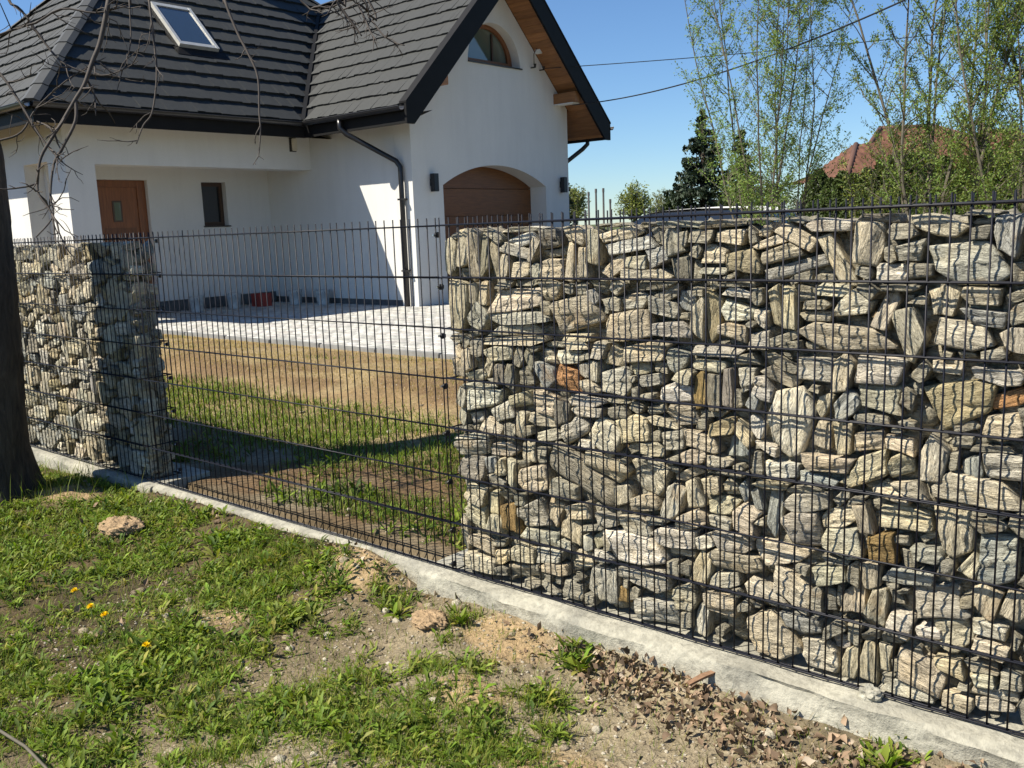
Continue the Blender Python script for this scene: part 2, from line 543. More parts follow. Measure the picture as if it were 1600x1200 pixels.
# ------------------------------------------------------------------ block paving behind the lawn
PAVE_Z = 0.10
slab = MB().box(-13.2, -2.9, 4.22, 13.5, -0.2, 0.082).build('driveway', M['edging'])
tag(slab, 'light grey block paved driveway in front of the white house', 'driveway', kind='structure')
def house_area(x, y):
    return (x < -11.6 and y > 8.3) or (x < -8.9 and y > 8.42) or x < -12.85
bricks_near, bricks_far = [], []
row = 0
y = 4.235
while y < 13.4:
    x = -13.0 + (0.1 if row % 2 else 0)
    while x < -3.0:
        if not house_area(x + 0.1, y + 0.05):
            bricks_near.append((x, y))
        x += 0.204
    y += 0.104
    row += 1
P = np.array(bricks_near)
n = len(P)
hz = PAVE_Z + RNG.uniform(-0.003, 0.002, n)
g = 0.0055
c8 = np.array([(g, g, 0), (0.204-g, g, 0), (0.204-g, 0.104-g, 0), (g, 0.104-g, 0)])
bv = 0.008
c8b = np.array([(g+bv, g+bv, 0), (0.204-g-bv, g+bv, 0), (0.204-g-bv, 0.104-g-bv, 0), (g+bv, 0.104-g-bv, 0)])
V = np.zeros((n, 8, 3))
V[:, :4] = c8[None] ; V[:, 4:] = c8b[None]
V[:, :, 0] += P[:, 0:1]; V[:, :, 1] += P[:, 1:2]
V[:, :4, 2] = (hz - 0.010)[:, None]; V[:, 4:, 2] = hz[:, None]
fq = np.array([(4, 5, 6, 7), (0, 1, 5, 4), (1, 2, 6, 5), (2, 3, 7, 6), (3, 0, 4, 7)])
F = (np.arange(n)[:, None, None] * 8 + fq[None]).reshape(-1, 4)
pc = np.array((0.47, 0.46, 0.425))[None] * RNG.uniform(0.70, 1.14, (n, 1)) * (1 + RNG.normal(0, 0.012, (n, 3)))
pc = np.repeat(pc, 8, 0)
pv = link('paving_blocks', mesh_np('paving_blocks', V.reshape(-1, 3), F, M['paver'], False, pc), slab)
tag(pv, kind='stuff')
# edging stones between lawn and paving
em = MB().box(-0.49, 0.49, -0.03, 0.03, -0.2, 0.105).mesh('edging_stone', M['edging'], fix=True, bevel=0.008)
for k in range(10):
    o = link('edging_stone', em, slab)
    o.location = (-12.7 + k * 1.0, 4.19 + rnd.uniform(-0.006, 0.006), rnd.uniform(-0.006, 0.004))

# ------------------------------------------------------------------ concrete footings
def footing(name, x0, x1, yf, yb, ztop, label, rough, seed, zbot=-0.35):
    nxs = int((x1 - x0) / 0.03) + 1
    X = np.linspace(x0, x1, nxs)
    prof = [(yf - 0.006, zbot), (yf - 0.004, -0.12), (yf, ztop - 0.05), (yf + 0.002, ztop - 0.018), (yf + 0.012, ztop - 0.004), (yf + 0.035, ztop), ((yf + yb) / 2, ztop + 0.002), (yb, ztop), (yb, zbot)]
    k = len(prof)
    V = np.zeros((nxs, k, 3))
    for j, (py, pz) in enumerate(prof):
        V[:, j, 0] = X
        e = 1.0 if j in (1, 2, 3, 4, 5) else 0.25
        V[:, j, 1] = py + (fbm(X*4, X*0 + j*0.7, seed, 4) - 0.5) * 0.035 * rough * e + (fbm(X*25, X*0 + j*1.9, seed+5, 2) - 0.5) * 0.010 * rough * e
        V[:, j, 2] = pz + (fbm(X*6, X*0 + j*0.9, seed+9, 3) - 0.5) * 0.014 * rough * (1 if 0 < j < 8 else 0)
    V[:, 6:, 1] = np.array([p[0] for p in prof[6:]])[None]
    ii = np.arange(nxs * k).reshape(nxs, k)
    F = np.stack([ii[:-1, :-1].ravel(), ii[:-1, 1:].ravel(), ii[1:, 1:].ravel(), ii[1:, :-1].ravel()], -1)[:, ::-1]
    caps = [np.array([ii[0, :]]), np.array([ii[-1, ::-1]])]
    o = link(name, mesh_np(name, V.reshape(-1, 3), [F] + caps, M['concrete'], False))
    smooth_by_angle(o.data, 50)
    return tag(o, label, 'footing')
foot_r = footing('concrete_footing', -0.13, 3.75, -0.082, 0.26, -0.014, 'wide rough concrete footing under the large sunlit stone-filled fence section', 1.5, 201)
foot_m = footing('concrete_footing', -2.37, -0.132, -0.045, 0.035, -0.012, 'narrow straight concrete kerb under the open wire mesh fence panel', 0.25, 231)
foot_l = footing('concrete_footing', -5.3, -2.372, -0.060, 0.34, -0.016, 'concrete footing under the stone-filled fence section beside the tree trunk', 0.6, 251)
# lump of spilt concrete on the right footing
bm = bmesh.new()
bmesh.ops.create_icosphere(bm, subdivisions=3, radius=0.028)
for v in bm.verts:
    s = 1 + 0.45 * (rnd.random() - 0.5)
    v.co = Vector((v.co.x * 1.1, v.co.y, v.co.z * 0.9)) * s
me = bpy.data.meshes.new('mortar_lump'); bm.to_mesh(me); bm.free(); me.materials.append(M['concrete'])
o = link('mortar_lump', me, foot_r); o.location = (1.715, -0.022, 0.002)

# ------------------------------------------------------------------ stone-filled fence
ROD_R, RAIL_R = 0.0027, 0.0031
rod_me = MB().tube([(0, 0, -0.006), (0, 0, 1.43)], ROD_R, 7).mesh('vertical_rod', M['rod'])
for p in rod_me.polygons: p.use_smooth = len(p.vertices) == 4
def rail_mesh(L):
    me = MB().tube([(0, 0, 0), (L, 0, 0)], RAIL_R, 7).mesh('horizontal_rod', M['rod'])
    for p in me.polygons: p.use_smooth = len(p.vertices) == 4
    return me

def wire_panel(parent, x0, x1, n, y, wob=0.0, rails=True, x_off=0.0):
    """double-rod mesh: upright rods every 5 cm held between pairs of level rods every 20 cm"""
    for k in range(n):
        o = link('vertical_rod', rod_me, parent)
        o.location = (x0 + x_off + 0.05 * k + rnd.gauss(0, 0.0006), y, 0)
        o.rotation_euler = (rnd.gauss(0, 0.0008), rnd.gauss(0, 0.0008), rnd.random())
    if rails:
        rm = rail_mesh(x1 - x0 + 0.016)
        for j in range(8):
            for s in (-1, 1):
                o = link('horizontal_rod', rm, parent)
                o.location = (x0 - 0.008, y + s * (ROD_R + RAIL_R - 0.0006), 0.2 * j + rnd.gauss(0, 0.001))
                o.rotation_euler = (0, rnd.gauss(0, 0.0004), 0)

clamp_me = MB().box(-0.008, 0.008, -0.011, 0.014, -0.011, 0.011).mesh('clamp', M['clamp'], bevel=0.004)
bolt_me = MB().tube([(0, -0.019, 0), (0, -0.012, 0)], 0.0045, 8).mesh('bolt', M['bolt'])
def clamps(parent, x, y=0.0):
    for j in range(8):
        c = link('clamp', clamp_me, parent)
        c.location = (x + rnd.gauss(0, 0.002), y, 0.2 * j - 0.03 + rnd.gauss(0, 0.004) if j else 0.02)
        b = link('bolt', bolt_me, c, keep=False)
        b.location = (-0.004, 0, rnd.gauss(0, 0.002))

TONES = {'b': (0.60, 0.525, 0.375), 'w': (0.70, 0.65, 0.52), 'g': (0.49, 0.455, 0.355), 'c': (0.41, 0.41, 0.36), 'd': (0.30, 0.275, 0.21),
         'o': (0.54, 0.30, 0.13), 'y': (0.36, 0.25, 0.10), 'v': (0.43, 0.365, 0.225)}
NA = 24
RINGS = [(0.35, 0.0), (0.62, 0.0), (0.83, 0.0005), (0.945, 0.002), (0.988, 0.007), (1.0, 0.018), (0.98, 0.062), (0.84, 0.090)]
def stone_mesh(outl, L, W, front, depth, seed, gridr=RINGS):
    """outl: NA outline points about the stone's centre, local x along its grain; -y is the outer face"""
    rs = np.random.default_rng(seed)
    sc = np.clip(W / 0.085, 0.45, 1.35)
    ta, tb = np.clip(rs.normal(0, 0.08), -0.16, 0.16), np.clip(rs.normal(0, 0.22), -0.45, 0.45)
    c0 = rs.uniform(-0.3, 0.3, 2)
    V = []
    def front_y(a, b, r):
        st = fbm(np.asarray(b) * 95 + seed * 3.1, np.asarray(a) * 9 + seed, seed % 97, 3) - 0.5
        bl = fbm(np.asarray(b) * 24 + seed, np.asarray(a) * 14 + seed * 2, seed % 89, 2) - 0.5
        ter = np.floor((bl + st * 0.6) * 5 + 0.5) / 5
        return front + ta * a + tb * b + st * 0.012 * sc + ter * 0.013 * sc
    a0 = b0 = 0.0
    V.append((a0, float(front_y(a0, b0, 0)), b0))
    for r, dy in gridr:
        a = outl[:, 0] * r; b = outl[:, 1] * r
        y = front_y(a, b, r) + dy * sc
        if r == gridr[-1][0] or dy > 0.05: y = front + dy * depth
        for q in zip(a, np.broadcast_to(y, a.shape), b): V.append(q)
    V = np.array(V)
    V[:, 1] = np.maximum(V[:, 1], 0.0115)
    k = np.arange(NA); k2 = (k + 1) % NA
    F3 = np.stack([np.zeros(NA, int), 1 + k, 1 + k2], -1)
    F4 = []
    for i in range(len(gridr) - 1):
        o = 1 + i * NA
        F4.append(np.stack([o + k, o + NA + k, o + NA + k2, o + k2], -1))
    last = 1 + (len(gridr) - 1) * NA
    return V, [F3, np.concatenate(F4), np.array([(last + k)[::-1]])]

def pack(seeds, x0, x1, z0, z1, res=0.0035):
    """every stone grows until it meets its neighbours; returns, per stone, its outline in its own turned frame"""
    xs = np.arange(x0, x1, res); zs = np.arange(z0, z1, res)
    X, Z = np.meshgrid(xs, zs)
    best = np.full(X.shape, 9.0); lab = np.full(X.shape, -1, dtype=np.int32)
    for i, (cx, cz, L, W, an, t) in enumerate(seeds):
        e = max(L, W) * 0.95 + 0.01
        i0, i1 = np.searchsorted(xs, (cx - e, cx + e)); j0, j1 = np.searchsorted(zs, (cz - e, cz + e))
        if i1 <= i0 or j1 <= j0: continue
        dx = X[j0:j1, i0:i1] - cx; dz = Z[j0:j1, i0:i1] - cz
        c, s = math.cos(an), math.sin(an)
        a = np.abs(dx * c + dz * s) / (L / 2); b = np.abs(-dx * s + dz * c) / (W / 2)
        q = (a ** 7 + b ** 7) ** (1 / 7)
        sub = best[j0:j1, i0:i1]
        mk = (q < sub) & (q < 1.30)
        sub[mk] = q[mk]
        lab[j0:j1, i0:i1][mk] = i
    seeds = list(seeds)
    rg = random.Random(99 + len(seeds))
    free = np.argwhere(lab < 0)
    for _ in range(2500):
        if len(free) == 0: break
        j, i = free[rg.randrange(len(free))]
        if lab[j, i] >= 0: continue
        for h in (9, 7, 5, 4, 3):
            sub = lab[max(j-h, 0):j+h+1, max(i-int(h*1.4), 0):i+int(h*1.4)+1]
            if (sub < 0).mean() > 0.80:
                cx, cz = xs[i], zs[j]
                L = h * 1.4 * res * 2.3; W = h * res * 2.3; an = rg.gauss(0, 0.35)
                k = len(seeds); seeds.append((cx, cz, L, W, an, rg.choice('bbgwgd')))
                e = L * 0.7
                i0, i1 = np.searchsorted(xs, (cx - e, cx + e)); j0, j1 = np.searchsorted(zs, (cz - e, cz + e))
                dx = X[j0:j1, i0:i1] - cx; dz = Z[j0:j1, i0:i1] - cz
                c, s_ = math.cos(an), math.sin(an)
                q = ((np.abs(dx*c + dz*s_) / (L/2)) ** 4 + (np.abs(-dx*s_ + dz*c) / (W/2)) ** 4) ** 0.25
                mk = (q < 1.15) & (lab[j0:j1, i0:i1] < 0)
                lab[j0:j1, i0:i1][mk] = k
                break
    out = []
    rk = random.Random(len(seeds))
    ph = np.arange(NA) * 2 * math.pi / NA
    rr = np.arange(0.05, 1.5, 0.022)
    for i, (cx, cz, L, W, an, t) in enumerate(seeds):
        c, s = math.cos(an), math.sin(an)
        a = np.cos(ph)[:, None] * rr[None] * L / 2; b = np.sin(ph)[:, None] * rr[None] * W / 2
        xi = np.round((cx + a * c - b * s - x0) / res).astype(int); zi = np.round((cz + a * s + b * c - z0) / res).astype(int)
        ins = (xi >= 0) & (xi < len(xs)) & (zi >= 0) & (zi < len(zs))
        own = np.zeros(a.shape, bool)
        own[ins] = lab[zi[ins], xi[ins]] == i
        bad = ~own
        first = np.where(bad.any(1), bad.argmax(1), len(rr) - 1)
        r = rr[np.maximum(first - 1, 0)]
        edge = np.hypot(np.cos(ph) * L / 2, np.sin(ph) * W / 2)
        r = np.maximum(r - 0.0018 / np.maximum(edge, 0.01), 0.12)
        jit = fbm(ph * 2.0 + i, ph * 0 + i * 1.7, 5, 2)
        jit2 = fbm(ph * 5.5 + i * 2.3, ph * 0 + i * 0.7, 8, 2)
        r = r * (0.95 + 0.07 * jit + 0.05 * (jit2 - 0.5))
        pts = np.stack([np.cos(ph) * r * L / 2, np.sin(ph) * r * W / 2], -1)
        # broken stone: straight edges between a handful of corners
        cr = [3 + rk.choice((-1, 0, 0, 1)), 9 + rk.choice((-1, 0, 0, 1)), 15 + rk.choice((-1, 0, 0, 1)), 21 + rk.choice((-1, 0, 0, 1))]
        for q in cr: pts[q] *= rk.uniform(0.91, 1.05)
        ks = set(cr)
        for q, pr in ((0, 0.45), (6, 0.4), (12, 0.45), (18, 0.4), (4, 0.2), (10, 0.2), (16, 0.2), (22, 0.2)):
            if rk.random() < pr: ks.add((q + rk.choice((-1, 0, 1))) % NA)
        ks = sorted(ks)
        pts = np.roll(pts, -ks[0], axis=0)
        ks = [q - ks[0] for q in ks] + [NA]
        new = pts.copy()
        for p, q in zip(ks[:-1], ks[1:]):
            for m in range(p + 1, q):
                w = (m - p) / (q - p)
                new[m] = 0.95 * (pts[p] * (1 - w) + pts[q % NA] * w) + 0.05 * pts[m]
        out.append(new * 1.055)
    return seeds, out

def fill_stones(parent, seeds, x0, x1, z0, z1, seed0, max_parts=296, y0=0.0):
    seeds, outl = pack(seeds, x0, x1, z0, z1)
    smallV, smallF, smallC, off = [], [[], [], []], [], 0
    parts = 0
    for i, (st, r) in enumerate(zip(seeds, outl)):
        cx, cz, L, W, an, t = st
        if np.median(np.hypot(r[:, 0] / (L / 2), r[:, 1] / (W / 2))) < 0.25: continue
        big = min(1.0, L * W / 0.02)
        front = 0.014 + rnd.random() ** 1.8 * 0.030 * (1.15 - 0.6 * big)
        V, F = stone_mesh(r, L, W, front, 1.0, seed0 + i)
        base = np.array(TONES[t]) * rnd.uniform(0.88, 1.14)
        base = base * np.array((1 + rnd.gauss(0, 0.02), 1, 1 + rnd.gauss(0, 0.035)))
        if parts < max_parts and cx < 2.13:
            o = link('stone', mesh_np('stone', V, F, M['stone'], False), parent)
            o.location = (cx, y0, cz)
            o.rotation_euler = (0, -an, 0)
            o.color = (*base, 1)
            parts += 1
        else:
            c, s = math.cos(an), math.sin(an)
            Wv = np.stack([cx + V[:, 0] * c - V[:, 2] * s, y0 + V[:, 1], cz + V[:, 0] * s + V[:, 2] * c], -1)
            smallV.append(Wv)
            for k in range(3): smallF[k].append(F[k] + off)
            off += len(V)
    # loose small stones and the fill behind the face
    fs = np.random.default_rng(seed0 + 77)
    bm = bmesh.new(); bmesh.ops.create_icosphere(bm, subdivisions=1, radius=1.0)
    iv = np.array([v.co[:] for v in bm.verts]); fi = np.array([[v.index for v in f.verts] for f in bm.faces]); bm.free()
    nfill = int((x1 - x0) * (z1 - z0) / 0.0010)
    fillF = []
    for k in range(nfill):
        p = np.array((fs.uniform(x0 + 0.03, x1 - 0.03), y0 + fs.uniform(0.085, 0.135), fs.uniform(z0 + 0.02, z1 - 0.04)))
        s3 = np.array((fs.uniform(0.035, 0.07), fs.uniform(0.025, 0.04), fs.uniform(0.028, 0.05)))
        w = iv * s3 * (1 + fs.normal(0, 0.13, (len(iv), 1)))
        an = fs.uniform(-0.5, 0.5); c, s = math.cos(an), math.sin(an)
        w = np.stack([w[:, 0] * c - w[:, 2] * s, w[:, 1], w[:, 0] * s + w[:, 2] * c], -1) + p
        smallV.append(w); fillF.append(fi + off); off += len(iv)
    F = [np.concatenate(f) for f in smallF if f] + [np.concatenate(fillF)]
    o = link('stone_fill', mesh_np('stone_fill', np.concatenate(smallV), F, M['stone'], False), parent)
    o.color = (0.36, 0.33, 0.25, 1)
    tag(o, kind='stuff')
    return parts

GAB_T = 0.185
STONES = """1368,53,204,152,9,b 639,486,267,111,-27,d 642,1079,224,116,6,b 1441,783,196,124,73,w 886,261,230,101,-1,w 1900,881,174,126,18,v 952,44,185,116,12,g 954,526,152,125,-25,b 416,292,161,109,10,g 367,1118,233,75,4,b 737,96,132,131,89,g 868,1047,183,93,7,b 1921,1254,169,93,-2,g 1599,1037,256,61,-2,b 906,155,196,79,6,g 1964,646,220,70,0,b 760,659,136,114,-31,b 766,528,201,76,-16,b 1842,89,155,98,-21,b 85,1087,176,86,86,b 194,724,173,85,2,w 1433,245,152,96,-25,b 465,212,215,66,-1,g 2020,470,120,119,12,c 126,36,188,74,6,b 1691,663,176,78,28,b 115,251,134,98,-15,b 1872,308,152,86,5,g 433,442,139,94,13,b 109,437,146,89,5,d 1894,1066,163,79,-11,w 280,686,156,82,21,g 1421,343,177,71,0,b 114,525,206,61,7,g 114,326,128,94,-11,b 356,125,156,77,12,b 883,681,140,85,9,b 1031,325,163,73,2,w 1765,1068,152,77,-61,b 602,840,127,91,-4,o 1024,455,134,86,74,g 303,267,144,79,-84,y 1471,443,111,102,6,g 377,1049,259,44,4,g 1649,1301,127,89,77,b 171,1293,185,61,87,b 1278,1256,133,84,0,v 1903,523,120,91,-86,b 1259,298,163,66,3,b 625,655,133,81,22,g 593,267,108,98,88,b 514,150,160,65,2,g 1546,43,110,94,1,b 817,854,132,78,5,g 1697,945,146,70,1,w 1552,656,154,65,5,b 1139,54,136,72,80,g 1210,125,153,64,5,b 1847,712,130,74,79,g 336,963,297,32,5,b 178,1044,111,85,-39,g 1486,533,148,63,8,g 926,956,151,61,5,b 41,1294,173,52,89,b 1697,866,118,76,2,g 536,1153,106,84,1,b 485,731,100,89,-2,b 1782,521,124,70,0,b 280,905,124,70,4,b 1272,1099,137,63,-12,w 874,336,143,59,2,g 1302,439,113,75,-15,b 1602,428,113,73,3,g 1075,125,94,88,11,g 119,1305,146,56,86,b 148,118,148,55,-9,b 220,1292,168,49,87,d 1710,254,127,64,78,b 1557,1275,159,51,-59,b 579,424,133,61,5,g 914,425,126,65,7,b 364,1007,251,32,5,g 325,831,136,58,87,d 1434,1236,194,41,17,c 724,1294,134,58,82,g 1024,1039,147,52,0,g 1100,405,119,64,15,b 272,1264,159,48,-80,b 1039,829,131,57,1,w 1713,438,92,82,12,y 579,721,119,63,88,d 688,728,146,51,-3,g 516,331,102,73,66,b 473,669,121,61,2,b 507,916,99,74,4,b 1247,350,119,62,4,g 1508,931,96,76,-1,g 869,1308,209,35,6,w 1209,472,109,67,40,b 1176,1093,141,52,88,v 1136,242,115,63,75,b 2021,716,96,76,5,w 1377,210,127,57,-12,b 1384,478,142,51,81,c 620,345,122,59,18,b 1108,502,102,70,-73,b 1588,498,113,63,20,b 1001,1098,110,64,-12,g 1742,681,94,75,28,b 878,1130,110,64,10,g 2000,1322,111,63,79,c 1923,222,88,79,21,b 620,1262,148,46,88,b 543,1229,96,72,0,b 1641,247,104,66,90,b 38,150,163,42,86,b 1609,1128,103,66,12,w 364,66,142,48,9,b 1442,1335,140,49,-28,b 1840,1347,146,46,-14,b 10,282,108,62,-87,b 1337,875,83,81,-5,g 222,625,105,63,-10,b 1178,1269,92,72,0,b 1295,878,86,77,5,g 1402,907,109,60,-15,b 644,161,90,73,12,b 1490,139,139,47,-1,c 1824,433,113,58,12,g 373,732,107,60,17,b 1773,615,122,53,4,b 1047,935,87,74,4,c 2011,832,91,70,1,b 1193,966,170,37,-1,g 1801,26,144,44,-5,g 1566,320,106,60,11,g 684,766,148,43,1,g 1957,1109,107,59,-3,c 219,318,102,62,87,b 256,531,133,47,5,b 1690,82,118,53,-88,b 1394,1277,141,44,14,b 1593,931,106,58,86,b 400,1336,146,42,7,w 46,835,95,64,86,b 1275,1155,134,46,-10,w 822,448,83,74,-79,b 227,402,108,56,9,g 1381,1116,128,47,-84,b 1669,507,117,51,-73,b 490,855,99,60,-60,c 1936,27,94,63,-5,b 1058,745,92,64,6,b 1857,1142,82,72,88,b 1033,670,82,72,7,g 496,619,134,44,15,g 953,861,109,54,13,g 1698,1116,100,58,67,b 1136,679,105,55,-7,b 1205,729,98,59,7,v 518,113,121,48,4,b 375,1294,141,41,-20,g 609,918,113,50,0,w 796,1110,105,54,6,g 1038,1321,98,58,-85,g 282,827,99,57,75,d 1797,360,138,40,8,g 1594,739,105,53,-89,b 1257,677,80,70,-90,c 1746,609,109,51,-4,b 1248,1042,118,47,-5,b 806,934,81,68,56,b 1598,841,87,63,49,c 651,1346,96,58,-26,b 543,1334,86,63,-1,d 1335,1085,82,65,-12,w 400,1228,81,66,-3,b 2033,81,152,35,0,g 965,1177,154,35,1,d 1127,1078,116,45,88,b 831,1348,135,39,9,b 256,100,95,55,19,b 1001,728,125,42,-12,b 379,647,107,49,70,b 105,568,202,26,9,g 1046,1378,193,27,-4,g 937,1215,164,31,0,b 223,221,81,64,75,b 1913,124,92,56,0,b 463,1290,120,42,63,g 375,899,99,52,58,g 396,836,78,64,4,d 1125,850,108,46,90,y 812,1243,101,49,34,b 979,1271,79,62,13,c 57,913,77,64,-66,b 1061,1240,75,66,90,d 180,777,192,25,5,g 1417,627,96,51,3,w 1671,739,92,52,17,b 1634,55,103,46,82,b 1764,1279,82,58,5,g 1552,1353,123,39,-4,w 2011,256,92,51,-9,w 412,547,75,62,88,b 1994,335,80,58,76,b 1144,925,120,38,-5,g 317,446,94,49,87,b 143,821,110,42,15,w 74,721,87,52,62,g 1323,513,86,53,-68,c 1239,1327,117,39,-1,b 680,1258,110,41,-85,b 1429,1111,104,43,-82,b 2015,210,98,46,-2,b 1178,844,107,41,-90,d 1226,856,109,40,-90,d 1214,218,112,39,18,g 1080,1134,75,58,90,c 2070,132,68,64,-1,g 718,254,72,60,-67,b 1205,414,96,45,-4,g 263,459,67,64,8,b 1013,1147,93,46,27,d 761,339,81,53,2,g 1988,957,119,36,-1,w 946,625,89,48,7,b 172,936,67,62,3,d 1182,528,70,60,9,b 1775,214,71,59,-20,w 471,1236,81,51,63,g 18,681,115,36,86,g 133,649,87,47,6,g 1942,1160,97,42,1,b 115,874,89,46,87,b 2019,900,97,42,22,o 715,872,97,42,-79,g 1105,621,87,46,8,b 2023,43,100,40,7,g 1239,530,72,56,9,b 225,471,65,61,87,c 2002,106,78,51,4,g 1733,98,98,41,-83,b 1325,740,76,52,80,w 392,1379,172,23,1,w 1547,1166,99,40,-2,w 212,860,82,48,52,b 1951,429,75,53,59,b 1511,607,104,38,-12,c 670,237,74,53,88,g 1333,1020,66,59,3,g 700,821,92,42,1,b 639,962,113,34,3,b 901,1257,79,49,0,g 820,75,77,50,89,y 1289,718,79,48,-45,b 1194,605,75,50,-1,g 2066,343,79,48,69,b 900,897,84,44,0,b 1336,1341,77,48,13,b 666,604,102,36,-1,w 2024,1051,63,58,-87,b 1689,338,77,47,-84,b 1714,1228,83,43,-5,w 59,955,94,38,3,b 211,1139,81,44,87,b 1531,738,78,45,86,b 1878,968,95,37,1,g 1360,1312,109,32,18,b 722,1137,70,49,-79,g 1379,570,125,28,1,b 1759,744,87,40,-9,b 1943,705,68,50,-78,c 161,1130,87,38,80,b 1081,552,96,35,30,b 1055,277,97,35,3,b 567,211,89,38,-16,g 1287,528,67,50,-68,c 360,342,66,50,10,d 1078,889,66,50,-5,g 811,1172,61,54,-35,g 427,898,80,41,-66,d 735,205,80,40,8,w 1313,826,63,51,70,c 1603,111,60,53,22,g 1353,686,91,35,-12,w 669,876,57,56,-86,g 324,1244,87,36,81,b 754,1171,66,47,-1,d 17,1106,76,41,86,b 1678,1373,120,26,-2,d 1151,338,74,42,20,w 1331,437,69,45,11,b 644,989,117,27,3,b 64,655,69,45,74,g 739,949,63,49,3,g 1532,834,66,46,62,b 1182,1226,103,30,0,g 1852,205,80,38,7,w 113,1211,56,53,-4,b 1030,218,73,41,90,b 546,1289,100,30,7,g 1231,586,140,21,-1,g 1484,1162,64,47,-9,g 1583,147,87,34,33,g 1412,947,98,30,-26,b 1141,1332,74,40,1,b 1988,549,75,39,16,c 819,741,71,41,6,b 1639,330,76,37,90,b 1333,632,89,32,-89,b 296,361,68,42,31,c 320,615,59,48,87,d 509,1091,58,49,88,b 1566,235,80,35,87,b 315,1177,79,36,1,d 1324,1150,58,48,77,w 1083,43,62,45,90,b 1991,145,94,30,3,b 1532,227,75,37,-89,b 282,1350,89,31,-34,b 1192,1370,119,23,1,b 759,251,68,39,-67,g 1792,1230,58,46,0,w 1739,1334,67,40,-1,g 1514,1098,95,28,2,g 1319,1332,63,41,89,b 1772,873,61,42,64,c 1513,1132,82,31,-1,w 241,34,64,39,13,g 1411,1027,88,29,22,d 1675,808,89,28,-2,c 1282,140,57,43,31,g 1793,423,56,44,-78,c 1644,143,64,38,-88,b 236,149,94,26,15,g 867,87,60,40,89,g 1947,321,51,47,-76,c 1807,955,60,40,55,d 1284,954,71,33,-1,b 1482,570,118,20,9,g 975,1353,66,35,-68,o 420,631,49,47,-83,b 2075,243,68,34,85,b 1987,1019,75,30,20,w 533,956,73,31,3,b 413,1182,96,23,1,b 819,1385,106,21,2,b 1945,1380,88,25,1,b 2033,1119,55,41,35,c 969,761,67,32,14,b 1267,829,75,29,-90,b 1476,321,65,32,-8,g 1434,1009,73,29,3,b 1599,559,58,36,47,b 1892,408,47,45,67,b 1754,295,57,37,-76,g 956,371,70,30,15,g 474,555,57,37,8,w 1272,1184,127,16,1,g 1766,461,64,32,6,b 683,21,50,40,14,w 1749,159,60,33,5,g 1750,36,45,44,7,g 1688,152,63,31,25,b 1913,766,61,32,4,w 1148,730,46,42,6,g 1529,1390,108,18,-5,b 1122,1290,49,39,48,b 691,301,98,20,15,b 991,910,45,43,4,g 1171,767,91,21,4,g 1658,1174,53,35,-39,d 677,1159,50,37,1,g 960,675,46,40,7,b 113,946,54,34,51,c 1916,814,69,27,17,c 675,922,61,30,20,w 1438,1381,75,24,-11,b 1071,224,49,37,90,b 1467,1212,64,28,20,g 1783,1152,61,29,1,b 1118,1226,67,26,90,b 1672,1393,121,14,-2,b 1587,365,73,24,2,b 1828,129,55,31,-57,b 1281,1380,90,19,0,g 765,1102,48,35,-88,g 164,982,67,25,17,g 454,940,71,24,15,b 1989,763,113,15,4,b 1939,1325,51,32,2,b 1713,1268,53,31,-64,d 73,1261,70,23,86,b 1767,84,41,37,-73,b 2018,1157,52,30,24,b 622,1162,41,37,88,g 1041,605,55,28,25,b 1645,1225,47,32,-8,g 467,526,47,33,8,d 1897,721,56,27,75,b 811,778,80,19,5,w 1794,904,47,31,-78,c 1736,1181,85,17,1,g 874,620,44,34,7,w 378,492,60,24,16,b 923,1382,61,24,-2,g 1332,1382,78,19,-2,g 1770,1389,76,19,8,b 419,91,49,30,12,b 839,124,44,31,89,b 1072,1079,51,28,2,g 1512,884,47,29,-15,b 890,815,41,34,89,c 237,803,66,21,5,w 1597,253,61,23,-89,b 1639,563,53,25,10,b 1311,1068,45,29,2,g 1073,1330,43,31,90,o 936,805,59,22,5,g 1247,1213,63,20,28,w 754,1383,57,21,2,b 1033,571,49,24,-21,b 1878,1387,50,23,3,b 219,1380,49,24,-2,g 1490,1009,52,22,3,w 1839,487,52,22,36,g 1952,79,46,24,6,d 1126,1162,42,27,1,g 74,1359,46,24,-1,b 2029,1224,45,24,-87,g 651,1218,48,23,88,g 1671,-10,56,20,18,b 1536,1209,59,18,0,w 874,862,39,26,5,g 1332,686,32,30,7,b 1967,581,44,20,5,c 1770,1153,33,26,1,b 2008,586,44,20,10,w 1182,1183,33,26,-90,d 1751,325,31,27,13,b 1916,1007,44,17,4,g 1779,315,43,16,14,g 1938,1355,43,16,-2,d"""
seeds = []
for e in STONES.split():
    a = e.split(',')
    seeds.append((int(a[0]) / 1000, int(a[1]) / 1000, int(a[2]) / 1000 * 1.06, int(a[3]) / 1000 * 1.08, R(int(a[4])), a[5]))
def random_seeds(x0, x1, z0, z1, smin, smax, rs, tries=2600, tones='bbbbgggwwcdv'):
    out = []
    for k in range(tries):
        f = 1 - k / tries
        L = (smin + (smax - smin) * f ** 1.5) * rs.uniform(0.85, 1.2); W = L * rs.uniform(0.42, 0.78)
        an = rs.gauss(0, 0.28) if rs.random() < 0.72 else rs.gauss(math.pi / 2, 0.3)
        x = rs.uniform(x0, x1); z = rs.uniform(z0, z1)
        ok = True
        for q in out:
            d = math.hypot(x - q[0], z - q[1])
            if d < 0.5 * (math.sqrt(L * W) + math.sqrt(q[2] * q[3])) * 0.88: ok = False; break
        if ok: out.append((x, z, L, W, an, rs.choice(tones)))
    return out
seeds += random_seeds(2.11, 3.50, 0.03, 1.38, 0.05, 0.19, random.Random(5), 2000)
gab_r = empty('gabion_fence', (0.015, 0, 0), 'large sunlit wire mesh fence section packed with beige and grey stones, nearest the camera', 'gabion fence')
